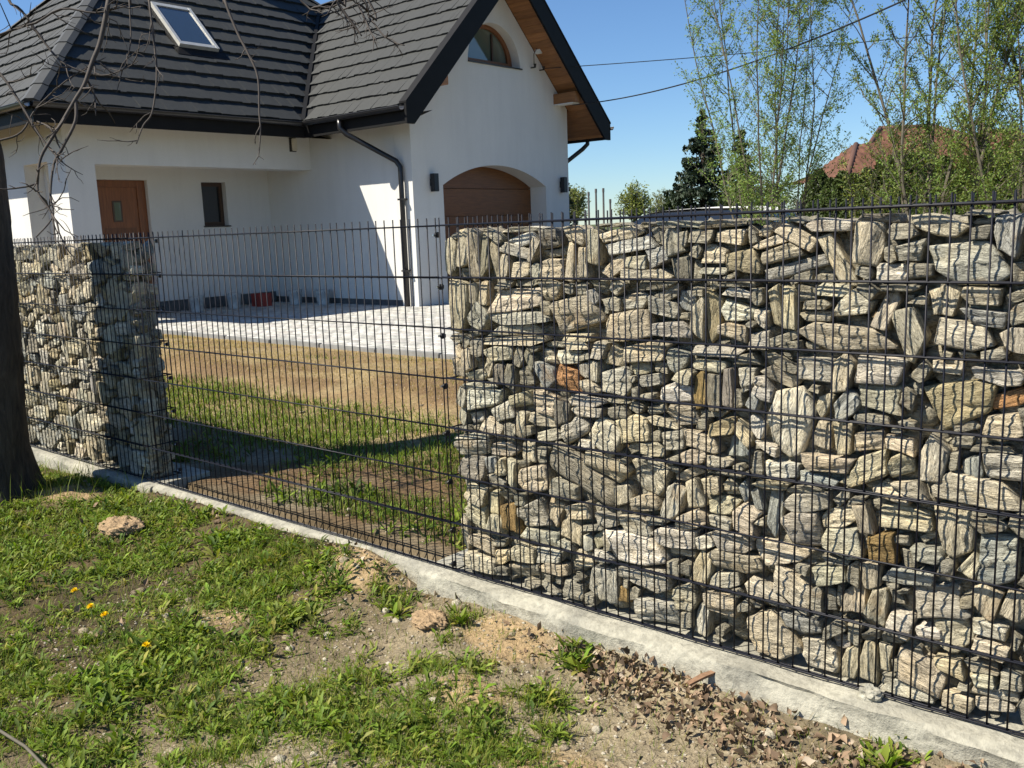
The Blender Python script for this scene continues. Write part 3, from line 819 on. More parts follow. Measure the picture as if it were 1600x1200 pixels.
fill_stones(gab_r, seeds, 0.028, 3.55, 0.004, 1.385, 1000)
wire_panel(gab_r, 0.0185, 3.5685, 72, 0.0)
wire_panel(gab_r, 0.0185, 3.5685, 72, GAB_T, x_off=0.011)
for k in (1, 2, 3):
    o = link('vertical_rod', rod_me, gab_r); o.location = (0.024, GAB_T * k / 4, 0)
tie = MB().tube([(0, 0, 0), (0, GAB_T, 0)], RAIL_R, 7).mesh('cross_tie', M['rod'])
for j in range(8):
    o = link('cross_tie', tie, gab_r); o.location = (0.0225, 0, 0.2 * j)
clamps(gab_r, 0.006)

gab_l = empty('gabion_fence', (-2.47, 0, 0), 'small stone-filled wire mesh fence section behind the tree trunk, partly in shadow', 'gabion fence')
ls = random_seeds(-4.98, -2.49, 0.03, 1.37, 0.055, 0.19, random.Random(9), 3800)
ls.sort(key=lambda q: -q[2] * q[3] - (10 if q[0] > -4.25 else 0))
fill_stones(gab_l, ls, -5.0, -2.472, 0.004, 1.385, 4000)
# end face of the left section
es = random_seeds(0.02, GAB_T - 0.02, 0.03, 1.37, 0.05, 0.13, random.Random(21), 500)
es, outl = pack(es, 0.012, GAB_T - 0.005, 0.004, 1.385)
for i, (st, r) in enumerate(zip(es, outl)):
    cx, cz, L, W, an, t = st
    if np.median(np.hypot(r[:, 0] / (L / 2), r[:, 1] / (W / 2))) < 0.25: continue
    V, F = stone_mesh(r, L, W, 0.014 + rnd.random() * 0.02, 0.8, 7000 + i)
    o = link('stone', mesh_np('stone', V, F, M['stone'], False), gab_l)
    o.rotation_euler = (Matrix.Rotation(R(90), 3, 'Z') @ Matrix.Rotation(-an, 3, 'Y')).to_euler()
    o.location = (-2.462, cx, cz)
    o.color = (*(np.array(TONES[t]) * rnd.uniform(0.85, 1.1)), 1)
wire_panel(gab_l, -5.0, -2.45, 52, 0.0)
wire_panel(gab_l, -5.0, -2.45, 52, GAB_T, x_off=0.013)
for k in (1, 2, 3):
    o = link('vertical_rod', rod_me, gab_l); o.location = (-2.452, GAB_T * k / 4, 0)
for j in range(8):
    o = link('cross_tie', tie, gab_l); o.location = (-2.452, 0, 0.2 * j)
    c = link('clamp', clamp_me, gab_l); c.location = (-2.455, GAB_T, 0.2 * j - 0.02 if j else 0.02)
    b = link('bolt', bolt_me, c, keep=False); b.location = (0.004, -0.002, 0)

mid = empty('mesh_fence_panel', (-1.05, 0, 0), 'open wire mesh fence panel without stones, between the two stone-filled sections', 'fence panel')
wire_panel(mid, -2.40, 0.0, 49, 0.0)

# ------------------------------------------------------------------ white house
XG, YW, YR = -8.836, 8.355, 12.726        # gable end of the wing, its two long walls
XM, XB, YC = -11.525, -12.902, 3.83       # main front wall, recessed porch wall, street-side wall
XE, YE, YN = -10.872, 7.757, 13.324       # eaves: main front, wing street side, wing far side
YS, XSW = 3.18, -18.0
XF = -8.235                               # outer face of the gable verge
Z0, ZB = 3.33, 0.10
YMID = (YE + YN) / 2
house = empty('white_house', (-12.5, 8.0, ZB), 'white rendered house with dark tiled roof, arched brown garage door and porch', 'house')
def hp(mb, name, mat, bevel=0, parent=None, smooth=False):
    return mb.build(name, mat, parent or house, smooth=smooth, bevel=bevel)

# main walls
PL = 0.30
mp_x = lambda x: (lambda a, b, t: (x - t, a, b))
mp_y = lambda y: (lambda a, b, t: (a, y + t, b))
hp(MB().slab([(YC, ZB), (4.275, ZB), (4.275, 2.565), (YW, 2.565), (YW, 3.25), (YC, 3.25)], [], mp_x(XM), 0, 0.38), 'front_wall', M['plaster'])
hp(MB().slab([(-12.12, ZB), (XM - 0.381, ZB), (XM - 0.381, 3.25), (-17.4, 3.25), (-17.4, ZB), (-12.985, ZB), (-12.985, 2.63), (-12.12, 2.63)], [], mp_y(YC), 0, 0.30), 'street_wall', M['plaster'])
DY0, DY1, DZ = 4.93, 5.84, 2.43
WY0, WY1, WZ0, WZ1 = 6.89, 7.40, 1.615, 2.41
hp(MB().slab([(YC + 0.301, PL), (DY0, PL), (DY0, DZ), (DY1, DZ), (DY1, PL), (YW - 0.001, PL), (YW - 0.001, 2.72), (YC + 0.301, 2.72)],
             [[(WY0, WZ0), (WY1, WZ0), (WY1, WZ1), (WY0, WZ1)]], mp_x(XB), 0, 0.26), 'porch_wall', M['plaster'])
hp(MB().box(XB - 0.05, XB - 0.02, YC + 0.31, DY0 - 0.002, ZB, PL - 0.002).box(XB - 0.05, XB - 0.02, DY1 + 0.002, YW - 0.01, ZB, PL - 0.002), 'plinth', M['plinth'])
hp(MB().box(-17.4, XB - 0.262, YC + 0.302, 12.7, ZB, 3.24), 'back_wall', M['plaster'])
hp(MB().box(XB - 0.25, XM - 0.382, YC + 0.302, YW - 0.002, 2.722, 3.2), 'porch_ceiling', M['plaster'])
# wing walls
hp(MB().box(XB - 0.25, XG - 0.402, YW, YW + 0.28, ZB + 0.10, 3.50), 'wing_wall', M['plaster'])
hp(MB().box(XB, XG - 0.05, YW + 0.025, YW + 0.2, ZB - 0.02, ZB + 0.098), 'plinth', M['plinth'])
hp(MB().box(XB, XG - 0.402, YR - 0.28, YR, ZB, 3.60), 'wing_wall', M['plaster'])
GY0, GY1, GSP, GTOP = 9.08, 11.974, 2.15, 2.52
gc = (GY0 + GY1) / 2
hw = (GY1 - GY0) / 2; rise = GTOP - GSP
GR = (hw * hw + rise * rise) / (2 * rise); gcz = GTOP - GR
ga = math.asin(hw / GR)
arch = [(gc + GR * math.sin(ga - 2 * ga * k / 20), gcz + GR * math.cos(ga - 2 * ga * k / 20)) for k in range(21)]
WR, WC, WS = 0.722, 10.575, 4.31
win = [(WC + WR * math.cos(math.pi * k / 20), WS + WR * math.sin(math.pi * k / 20)) for k in range(21)]
apex = 3.33 + (YMID - YE) - 0.26
hp(MB().slab([(YW, ZB), (GY0, ZB)] + arch[::-1] + [(GY1, ZB), (YR, ZB), (YR, apex - (YR - YMID)), (YMID, apex), (YW, apex - (YMID - YW))], [win], mp_x(XG), 0, 0.40), 'gable_wall', M['plaster'])
# arched garage door: five boards cut to the arch
gdoor = None
zs_ = [ZB + 0.005, 0.62, 1.12, 1.62, 2.12, 2.62]
for k in range(5):
    a, b = zs_[k], zs_[k+1] - 0.012
    def top(y): return gcz + math.sqrt(max(0.0, GR * GR - (y - gc) ** 2)) - 0.003
    N = 24
    ysq = [GY0 + 0.004 + (GY1 - GY0 - 0.008) * i / N for i in range(N + 1)]
    up = [(q, min(b, top(q))) for q in ysq]
    lo = [(q, min(a, top(q))) for q in ysq]
    pts = [(q, z) for (q, z), (q2, zl) in zip(up, lo) if z > zl + 0.001]
    pl = [(q2, zl) for (q, z), (q2, zl) in zip(up, lo) if z > zl + 0.001]
    if len(pts) < 3: continue
    mb = MB().slab(pl + pts[::-1], [], mp_x(XG - 0.395), 0, 0.04)
    if gdoor is None:
        gdoor = hp(MB().box(XG - 0.50, XG - 0.44, GY0 + 0.01, GY1 - 0.01, ZB, 2.12), 'garage_door', M['garage'])
        tag(gdoor, 'brown wood-look garage door under a flat arch')
    mb.build('panel', M['garage'], gdoor)
# gable window
win_f = [(WC + (WR - 0.004) * math.cos(math.pi * k / 24), WS + 0.004 + (WR - 0.004) * math.sin(math.pi * k / 24)) for k in range(25)]
win_i = [(WC + (WR - 0.13) * math.cos(math.pi * k / 24), WS + 0.10 + (WR - 0.17) * math.sin(math.pi * k / 24)) for k in range(25)]
gw = hp(MB().slab(win_f, [win_i], mp_x(XG - 0.19), 0, 0.07), 'window', M['frame'])
tag(gw, 'half-round window with brown frame high in the gable')
MB().slab(win_i, [], mp_x(XG - 0.235), 0, 0.006).build('pane', M['glassg'], gw)
MB().box(XG - 0.225, XG - 0.20, WC + 0.16, WC + 0.20, WS + 0.11, WS + WR - 0.14).build('glazing_bar', M['darkframe'], gw)
MB().box(XG - 0.19, XG + 0.035, WC - WR + 0.0, WC + WR + 0.03, WS - 0.022, WS - 0.001).build('sill', M['sill'], gw)
# porch door
d0 = hp(MB().box(XB - 0.16, XB - 0.11, DY0 + 0.09, DY1 - 0.16, ZB, DZ - 0.12), 'front_door', M['door'])
tag(d0, 'brown wooden front door with small glazed light')
mb = MB().box(XB - 0.17, XB - 0.09, DY0 + 0.002, DY0 + 0.088, ZB, DZ - 0.002).box(XB - 0.17, XB - 0.09, DY1 - 0.158, DY1 - 0.002, ZB, DZ - 0.002).box(XB - 0.17, XB - 0.09, DY0 + 0.09, DY1 - 0.16, DZ - 0.118, DZ - 0.002)
mb.build('door_frame', M['door'], d0)
ly0 = DY0 + 0.09 + 0.2
MB().box(XB - 0.118, XB - 0.100, ly0, ly0 + 0.17, 1.72, 2.08).build('frame', M['darkframe'], d0)
MB().box(XB - 0.105, XB - 0.098, ly0 + 0.03, ly0 + 0.14, 1.75, 2.05).build('pane', M['glassg'], d0)
MB().box(XB - 0.118, XB - 0.104, DY0 + 0.13, DY1 - 0.22, 0.3, 0.95).build('panel', M['door'], d0)
MB().box(XB - 0.118, XB - 0.104, DY0 + 0.13, DY1 - 0.22, 1.05, 1.62).build('panel', M['door'], d0)
MB().tube([(XB - 0.11, DY1 - 0.22, 1.13), (XB - 0.06, DY1 - 0.22, 1.13), (XB - 0.055, DY1 - 0.33, 1.13)], 0.011, 8).build('handle', M['black'], d0)
w1 = hp(MB().slab([(WY0 + .002, WZ0 + .002), (WY1 - .002, WZ0 + .002), (WY1 - .002, WZ1 - .002), (WY0 + .002, WZ1 - .002)], [[(WY0 + .07, WZ0 + .07), (WY1 - .07, WZ0 + .07), (WY1 - .07, WZ1 - .07), (WY0 + .07, WZ1 - .07)]], mp_x(XB - 0.13), 0, 0.06), 'window', M['darkframe'])
tag(w1, 'small dark window in the porch wall')
MB().box(XB - 0.175, XB - 0.165, WY0 + .07, WY1 - .07, WZ0 + .07, WZ1 - .07).build('pane', M['glass'], w1)
MB().box(XB - 0.13, XB + 0.035, WY0 - 0.02, WY1 + 0.03, WZ0 - 0.025, WZ0 - 0.001).build('sill', M['sill'], w1)

# roof: underlay planes carry the stepped tile courses
roof = MB()
XR, TM = (XE + XSW) / 2, (XE - XSW) / 2
tw = YMID - YE
YNM = 13.37
roof.quad((XE, YS, Z0), (XE, YNM, Z0), (XR, YNM - TM, Z0 + TM), (XR, YS + TM, Z0 + TM))
roof.quad((XSW, YS, Z0), (XE, YS, Z0), (XR, YS + TM, Z0 + TM), (XR - 1e-4, YS + TM, Z0 + TM))
roof.quad((XSW, YNM, Z0), (XSW, YS, Z0), (XR, YS + TM, Z0 + TM), (XR, YNM - TM, Z0 + TM))
roof.quad((XE, YNM, Z0), (XSW, YNM, Z0), (XR, YNM - TM, Z0 + TM), (XR + 1e-4, YNM - TM, Z0 + TM))
roof.quad((XE, YE, Z0 + 0.004), (XF - 0.02, YE, Z0 + 0.004), (XF - 0.02, YMID, Z0 + tw + 0.004), (XE - tw, YMID, Z0 + tw + 0.004))
roof.quad((XF - 0.02, YN, Z0 + 0.004), (XE, YN, Z0 + 0.004), (XE - tw, YMID, Z0 + tw + 0.004), (XF - 0.02, YMID, Z0 + tw + 0.004))
roof = hp(roof, 'roof', M['roofdeck'])
tag(roof, 'dark stepped tile roof with hips and a gabled wing')
DZC = 0.25                                # rise of one course
def courses(org, e, s_xy, tmax, lo, hi, step=0.038):
    """org: eave point, e: unit vector along the eave, s_xy: horizontal unit vector up the slope; lo(t), hi(t): extent along e"""
    e = Vector(e); s = Vector((s_xy[0], s_xy[1], 1.0)).normalized(); n = e.cross(s)
    if n.z < 0: n = -n
    k = 0
    org = Vector(org)
    while k * DZC < tmax - 0.05:
        t0 = k * DZC; t1 = min(tmax, t0 + DZC + 0.035)
        a0, a1, b0, b1 = lo(t0), hi(t0), lo(t1), hi(t1)
        mb = MB()
        a = a0
        while a < a1 - 0.01:
            w = rnd.uniform(0.09, 0.17)
            ae = min(a + w, a1)
            hb = step + rnd.uniform(-0.004, 0.007); jag = rnd.uniform(-0.012, 0.010)
            def P(al, t, h):
                return org + e * al + s * (t * math.sqrt(2)) + n * h
            fa = (a - a0) / max(a1 - a0, 1e-6); fe = (ae - a0) / max(a1 - a0, 1e-6)
            # the ends of a course follow hip and valley, upright joints run up the slope
            ta, te = min(max(a, b0), b1), min(max(ae, b0), b1)
            q = [P(a, t0 + jag, 0.002), P(ae, t0 + jag, 0.002), P(ae, t0 + jag, hb), P(a, t0 + jag, hb), P(ta, t1, 0.004), P(te, t1, 0.004)]
            i = len(mb.v); mb.v += [tuple(p) for p in q]
            mb.f += [(i, i+1, i+2, i+3), (i+3, i+2, i+5, i+4), (i, i+3, i+4), (i+1, i+5, i+2)]
            a = ae
        mb.build('tile_course', M['roof'], roof, fix=False)
        k += 1
courses((XE, 0, Z0), (0, 1, 0), (-1, 0), TM, lambda t: YS + t, lambda t: min(YE + t - 0.04, YNM - t) if t < tw else YNM - t, 0.048)
courses((0, YS, Z0), (1, 0, 0), (0, 1), TM, lambda t: XSW + t, lambda t: XE - t)
courses((0, YE, Z0 + 0.004), (1, 0, 0), (0, 1), tw, lambda t: XE - t + 0.06, lambda t: XF)
courses((0, YN, Z0 + 0.004), (1, 0, 0), (0, -1), tw, lambda t: XE - t, lambda t: XF)
def cap(p, q, w, h, name='hip_cap', mat='roofcap'):
    p, q = Vector(p), Vector(q)
    d = (q - p); L = d.length; d.normalize()
    side = d.cross(Vector((0, 0, 1))).normalized(); upn = side.cross(d)
    kk = max(1, int(L / 0.42))
    mb = MB()
    for i in range(kk):
        a = p + d * (L * i / kk - 0.02); b = p + d * (L * (i + 1) / kk)
        ha, hb2 = h + 0.02, h + 0.006
        sec = lambda c, hh: [c - side * w - upn * (0.045 - hh + h * 0), c - side * w * 0.45 + upn * hh, c + side * w * 0.45 + upn * hh, c + side * w - upn * (0.045 - hh + h * 0)]
        A, B = sec(a, ha), sec(b, hb2)
        for j in range(3): mb.quad(A[j], A[j+1], B[j+1], B[j])
        mb.quad(A[0], A[1], A[2], A[3])
    return mb.build(name, M[mat], roof)
cap((XE + 0.03, YS - 0.03, Z0), (XR, YS + TM, Z0 + TM), 0.13, 0.035)
cap((XSW, YS, Z0), (XR, YS + TM, Z0 + TM), 0.13, 0.035)
cap((XE, YNM, Z0), (XR, YNM - TM, Z0 + TM), 0.13, 0.035)
cap((XR, YS + TM, Z0 + TM), (XR, YNM - TM, Z0 + TM), 0.13, 0.04, 'ridge_cap')
cap((XF, YMID, Z0 + tw), (XE - tw, YMID, Z0 + tw), 0.13, 0.04, 'ridge_cap')
# valley lining
p, q = Vector((XE + 0.02, YE - 0.02, Z0 + 0.012)), Vector((XE - tw, YMID, Z0 + tw + 0.012))
MB().quad(p + Vector((0.0, -0.05, 0.03)), p + Vector((0.05, 0.0, 0.03)), q + Vector((0.05, 0.0, 0.03)), q + Vector((0.0, -0.05, 0.03))).build('valley_lining', M['black'], roof)
# verge boards of the gable
vb = [(YE - 0.04, 3.05), (YE - 0.04, 3.37), (YMID, 6.175), (YN + 0.04, 3.37), (YN + 0.04, 3.05), (YN - 0.13, 3.05), (YMID, 5.74), (YE + 0.13, 3.05)]
MB().slab(vb, [], mp_x(XF + 0.012), 0, 0.045).build('verge_board', M['black'], roof)
MB().slab([(YE - 0.045, 3.365), (YE - 0.045, 3.395), (YMID, 6.205), (YN + 0.045, 3.395), (YN + 0.045, 3.365), (YMID, 6.172)], [], mp_x(XF + 0.022), 0, 0.16).build('verge_trim', M['black'], roof)
# eaves boards, soffits
MB().box(XE - 0.03, XE + 0.012, YS, YE + 0.02, 3.06, 3.345).build('eaves_board', M['black'], roof)
MB().box(XSW, XE + 0.010, YS - 0.012, YS + 0.03, 3.06, 3.345).build('eaves_board', M['black'], roof)
MB().box(XE, XF - 0.03, YE - 0.012, YE + 0.03, 3.06, 3.350).build('eaves_board', M['black'], roof)
MB().box(XE - 2, XF - 0.03, YN - 0.03, YN + 0.012, 3.06, 3.350).build('eaves_board', M['black'], roof)
MB().quad((XE, YS, 3.064), (XM, YC, 3.24), (XM, YE + 1.0, 3.24), (XE, YE + 1.0, 3.064)).build('soffit', M['black'], roof)
MB().quad((XE, YS, 3.066), (XM, YC, 3.24), (XSW, YC, 3.24), (XSW, YS, 3.066)).build('soffit', M['black'], roof)
MB().quad((XE, YE, 3.068), (XF - 0.04, YE, 3.068), (XF - 0.04, YW, 3.30), (XM, YW, 3.30)).build('soffit', M['black'], roof)
# boarded underside of the gable overhang and far eave
bw = 0.118
for side in (-1, 1):
    yy = 0.0
    while yy < tw + 0.0:
        a, b = yy, min(tw, yy + bw - 0.006)
        y0_, y1_ = (YMID + side * a, YMID + side * b)
        zt = lambda q: Z0 + tw - abs(q - YMID) - 0.245
        x0_ = XG + 0.001 if abs(y0_ - YMID) < (YR - YMID) + 0.02 else XG - 2.0
        mb = MB()
        for dz in (0.0, 0.018):
            pass
        pts = [(x0_, y0_), (XF - 0.035, y0_), (XF - 0.035, y1_), (x0_, y1_)]
        i = len(mb.v)
        mb.v += [(px, py, zt(py)) for px, py in pts] + [(px, py, zt(py) + 0.02) for px, py in pts]
        mb.f += [(i, i+1, i+2, i+3), (i+4, i+7, i+6, i+5), (i, i+4, i+5, i+1), (i+1, i+5, i+6, i+2), (i+2, i+6, i+7, i+3), (i+3, i+7, i+4, i)]
        mb.build('soffit_board', M['soffit'], roof)
        yy += bw
# purlin ends under the overhang
for yy in (12.38, 8.70):
    MB().box(XG - 0.02, XG + 0.53, yy - 0.085, yy + 0.085, 3.735, 3.93).build('purlin_end', M['soffit'], roof, bevel=0.006)
MB().box(XG + 0.001, XG + 0.47, 12.38 - 0.088, 12.38 + 0.13, 3.717, 3.733).build('flashing', M['white'], roof)
# gutters and downpipes
def gutter(p, q, drop=0.0):
    p, q = Vector(p), Vector(q)
    d = (q - p).normalized(); side = Vector((d.y, -d.x, 0))
    mb = MB(); N = 8
    for r_, flip in ((0.068, 0), (0.060, 1)):
        for i in range(N):
            a0, a1 = math.pi * i / N, math.pi * (i + 1) / N
            f = lambda c, a: c + side * (math.cos(a) * r_) - Vector((0, 0, math.sin(a) * r_))
            mb.quad(f(p, a0), f(q, a0), f(q, a1), f(p, a1))
    for s_ in (-1, 1):
        mb.tube([p + side * 0.066 * s_, q + side * 0.066 * s_], 0.008, 6)
    return mb.build('gutter', M['gutter'], house, fix=False)
gutter((XE + 0.085, YS - 0.05, 3.315), (XE + 0.085, YE - 0.10, 3.31))
gutter((XSW, YS - 0.085, 3.315), (XE + 0.05, YS - 0.085, 3.315))
gutter((XE + 0.10, YE - 0.085, 3.31), (XF - 0.05, YE - 0.085, 3.315))
gutter((XE, YN + 0.085, 3.31), (XF + 0.02, YN + 0.085, 3.315))
xp = -9.035
MB().tube([(-9.80, YE - 0.085, 3.26), (-9.80, YE - 0.083, 3.12), (-9.72, YE - 0.02, 3.02), (-9.10, YW - 0.10, 2.55), (xp, YW - 0.075, 2.45), (xp, YW - 0.075, ZB + 0.005)], [0.045] * 6, 10).build('downpipe', M['gutter'], house, smooth=True)
MB().tube([(-8.80, YN + 0.05, 3.25), (-8.80, YN + 0.04, 3.02), (-8.86, YN - 0.05, 2.92), (-9.05, YR + 0.10, 2.60), (-9.06, YR + 0.07, 2.50), (-9.06, YR + 0.07, ZB)], [0.045] * 6, 10).build('downpipe', M['gutter'], house, smooth=True)
for z in (0.7, 1.9):
    MB().box(xp - 0.055, xp + 0.055, YW - 0.13, YW, z, z + 0.03).build('pipe_bracket', M['gutter'], house)
# skylight in the main slope
def sk(y, t, h):
    r2 = math.sqrt(0.5)
    return Vector((XE - t + h * r2, y, Z0 + t + h * r2))
SY0, SY1, ST0, ST1 = 6.20, 6.95, 1.22, 2.03
def sk_box(mb, ya, yb, ta, tb, h0, h1):
    q = [sk(ya, ta, h0), sk(yb, ta, h0), sk(yb, tb, h0), sk(ya, tb, h0), sk(ya, ta, h1), sk(yb, ta, h1), sk(yb, tb, h1), sk(ya, tb, h1)]
    i = len(mb.v); mb.v += [tuple(p) for p in q]
    mb.f += [(i, i+3, i+2, i+1), (i+4, i+5, i+6, i+7), (i, i+1, i+5, i+4), (i+1, i+2, i+6, i+5), (i+2, i+3, i+7, i+6), (i+3, i, i+4, i+7)]
    return mb
mb = MB()
w_ = 0.055
sk_box(mb, SY0, SY0 + w_, ST0, ST1, 0.0, 0.115); sk_box(mb, SY1 - w_, SY1, ST0, ST1, 0.0, 0.115)
sk_box(mb, SY0 + w_, SY1 - w_, ST0, ST0 + w_, 0.0, 0.113); sk_box(mb, SY0 + w_, SY1 - w_, ST1 - w_, ST1, 0.0, 0.113)
sky_w = mb.build('skylight', M['silver'], house)
tag(sky_w, 'metal framed roof window in the dark main roof')
sk_box(MB(), SY0 + w_, SY1 - w_, ST0 + w_, ST1 - w_, 0.085, 0.093).build('pane', M['skyglass'], sky_w)
sk_box(MB(), SY0 - 0.10, SY1 + 0.12, ST0 - 0.14, ST0 - 0.002, 0.030, 0.045).build('flashing', M['black'], sky_w)
sk_box(sk_box(MB(), SY0 - 0.07, SY0 - 0.002, ST0, ST1 + 0.05, 0.02, 0.05), SY1 + 0.002, SY1 + 0.09, ST0, ST1 + 0.05, 0.02, 0.05).build('flashing', M['black'], sky_w)
# chimney on the main ridge, above the picture but throwing its shadow on the roof
ch = hp(MB().box(-14.75, -14.10, 8.1, 8.7, 6.2, 8.0), 'chimney', M['plaster'])
MB().box(-14.82, -14.03, 8.03, 8.77, 8.0, 8.08).build('cap', M['black'], ch)
# small fittings
MB().box(XG + 0.02, XG + 0.16, 11.72, 11.86, 4.62, 4.80).build('siren_box', M['white'], house, bevel=0.01)
for yy, zz in ((11.62, 4.36), (11.88, 4.34)):
    MB().tube([(XG, yy, zz), (XG + 0.10, yy, zz), (XG + 0.10, yy, zz + 0.06)], [0.012, 0.02, 0.03], 8).build('cable_anchor', M['cable'], house)
MB().tube([(XG + 0.08, 11.62, 4.42), (XG + 0.10, 11.60, 4.60), (XG + 0.10, 11.72, 4.74), (XG + 0.09, 11.80, 4.78)], 0.007, 6).build('house_cable', M['cable'], house, smooth=True)

def wall_lamp(yc, label):
    t = empty('wall_lamp', (XG, yc, 2.04), label, 'lamp', 'lamps beside the garage door')
    MB().box(XG + 0.001, XG + 0.03, yc - 0.035, yc + 0.035, 2.13, 2.25).build('wall_plate', M['lampblack'], t)
    MB().box(XG + 0.03, XG + 0.13, yc - 0.055, yc + 0.055, 2.035, 2.335).build('lamp_body', M['lampblack'], t, bevel=0.004)
    MB().box(XG + 0.045, XG + 0.115, yc - 0.04, yc + 0.04, 2.032, 2.034).build('lens', M['glassg'], t)
wall_lamp(8.80, 'black box wall lamp left of the garage door, near the downpipe')
wall_lamp(12.46, 'black box wall lamp right of the garage door, at the house corner')
t = empty('motion_sensor', (XM, 7.96, 2.9), 'small beige box fixed under the eave beside the inner corner', 'sensor')
MB().box(XM + 0.001, XM + 0.03, 7.90, 8.03, 2.88, 3.13).build('back_plate', M['sill'], t)
MB().box(XM + 0.03, XM + 0.075, 7.925, 8.03, 2.895, 3.115).build('cover', M['beige'], t, bevel=0.012)
t = empty('porch_light', (-12.3, 5.35, 2.72), 'small bare bulb under the porch ceiling above the door', 'light')
MB().tube([(-12.3, 5.35, 2.722), (-12.3, 5.35, 2.66)], 0.02, 8).build('socket', M['black'], t)
MB().tube([(-12.3, 5.35, 2.66), (-12.3, 5.35, 2.64), (-12.3, 5.35, 2.60)], [0.012, 0.03, 0.015], 10).build('bulb', M['bucket'], t, smooth=True)

# buckets and a red crate left along the foot of the walls
bk = MB().tube([(0, 0, 0), (0, 0, 0.02), (0, 0, 0.26), (0, 0, 0.275)], [0.105, 0.11, 0.135, 0.14], 16)
bk_me = bk.mesh('bucket', M['bucket'], fix=True); smooth_by_angle(bk_me, 40)
hd_me = MB().tube([(0.138 * math.cos(a), 0.138 * math.sin(a) * 0.5 - 0.07, 0.25 - 0.10 * math.sin(a)) for a in [math.pi * k / 8 for k in range(9)]], 0.004, 5).mesh('handle', M['sill'])
spots = [(-12.45, 5.15, 'leftmost pale smeared bucket in the porch shade, below the front door'), (-12.35, 6.25, 'pale smeared bucket in the porch, second from the left'),
         (-12.25, 6.95, 'pale smeared bucket in the porch, left of the red crate'), (-11.75, 7.95, 'pale smeared bucket right of the red crate, by the inner house corner'), (-11.15, 8.12, 'rightmost pale smeared bucket against the wing wall')]
for x, y, lb in spots:
    t = empty('bucket', (x, y, PAVE_Z), lb, 'bucket', 'buckets along the house wall')
    o = link('tub', bk_me, t, keep=False)
    h = link('handle', hd_me, t, keep=False)
t = empty('crate', (-12.1, 7.45, PAVE_Z), 'red plastic crate among the buckets at the porch wall', 'crate')
MB().box(-12.25, -11.98, 7.32, 7.58, PAVE_Z, PAVE_Z + 0.02).box(-12.25, -12.23, 7.32, 7.58, PAVE_Z + 0.02, PAVE_Z + 0.24).box(-12.0, -11.98, 7.32, 7.58, PAVE_Z + 0.02, PAVE_Z + 0.24).box(-12.23, -12.0, 7.32, 7.34, PAVE_Z + 0.02, PAVE_Z + 0.24).box(-12.23, -12.0, 7.56, 7.58, PAVE_Z + 0.02, PAVE_Z + 0.24).build('body', M['red'], t)
MB().box(-12.26, -11.97, 7.31, 7.59, PAVE_Z + 0.20, PAVE_Z + 0.215).build('rim', M['red'], t)

# ------------------------------------------------------------------ sighting helpers for ground cover
def gp(u, v, z=-0.12):
    d = FW + RT * ((u - 800) / 1428.6) - UP * ((v - 600) / 1428.6)
    p = CAM + d * ((z - CAM.z) / d.z)
    return p.x, p.y
def seen(x, y, z, m=260):
    dx, dy, dz = x - CAM.x, y - CAM.y, z - CAM.z
    w = dx * FW.x + dy * FW.y + dz * FW.z
    u = 800 + 1428.6 * (dx * RT.x + dy * RT.y + dz * RT.z) / np.maximum(w, 0.01)
    v = 600 - 1428.6 * (dx * UP.x + dy * UP.y + dz * UP.z) / np.maximum(w, 0.01)
    return (w > 0.3) & (u > -m) & (u < 1600 + m) & (v < 1200 + m)

def leaf_strips(P, yaw, length, width, pitch, droop, tint, prof, fold=0.25, roll=None):
    """curved leaves, folded along the midrib; prof: half-widths along the leaf"""
    n = len(P); S = len(prof) - 1
    pos = np.zeros((n, S + 1, 3)); pos[:, 0] = P
    a = pitch.copy()
    dirs = np.zeros((n, S + 1, 3))
    for s in range(S + 1):
        d = np.stack([np.cos(yaw) * np.cos(a), np.sin(yaw) * np.cos(a), np.sin(a)], -1)
        dirs[:, s] = d
        if s < S: pos[:, s + 1] = pos[:, s] + d * (length / S)[:, None]
        a = a - droop / S
    side = np.stack([-np.sin(yaw), np.cos(yaw), 0 * yaw], -1)
    if roll is not None:
        upv = np.cross(dirs[:, 0], side)
        side = side * np.cos(roll)[:, None] + upv * np.sin(roll)[:, None]
    V = np.zeros((n, S + 1, 3, 3))
    C = np.zeros((n, S + 1, 3, 3))
    for s in range(S + 1):
        upn = np.cross(dirs[:, s], side)
        w = (width * prof[s])[:, None]
        V[:, s, 0] = pos[:, s] + side * w + upn * w * fold
        V[:, s, 1] = pos[:, s]
        V[:, s, 2] = pos[:, s] - side * w + upn * w * fold
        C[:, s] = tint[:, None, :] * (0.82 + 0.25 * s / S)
    idx = np.arange(n * (S + 1) * 3).reshape(n, S + 1, 3)
    F = []
    for s in range(S):
        for k in range(2):
            F.append(np.stack([idx[:, s, k], idx[:, s, k+1], idx[:, s+1, k+1], idx[:, s+1, k]], -1))
    return V.reshape(-1, 3), np.concatenate(F), C.reshape(-1, 3)

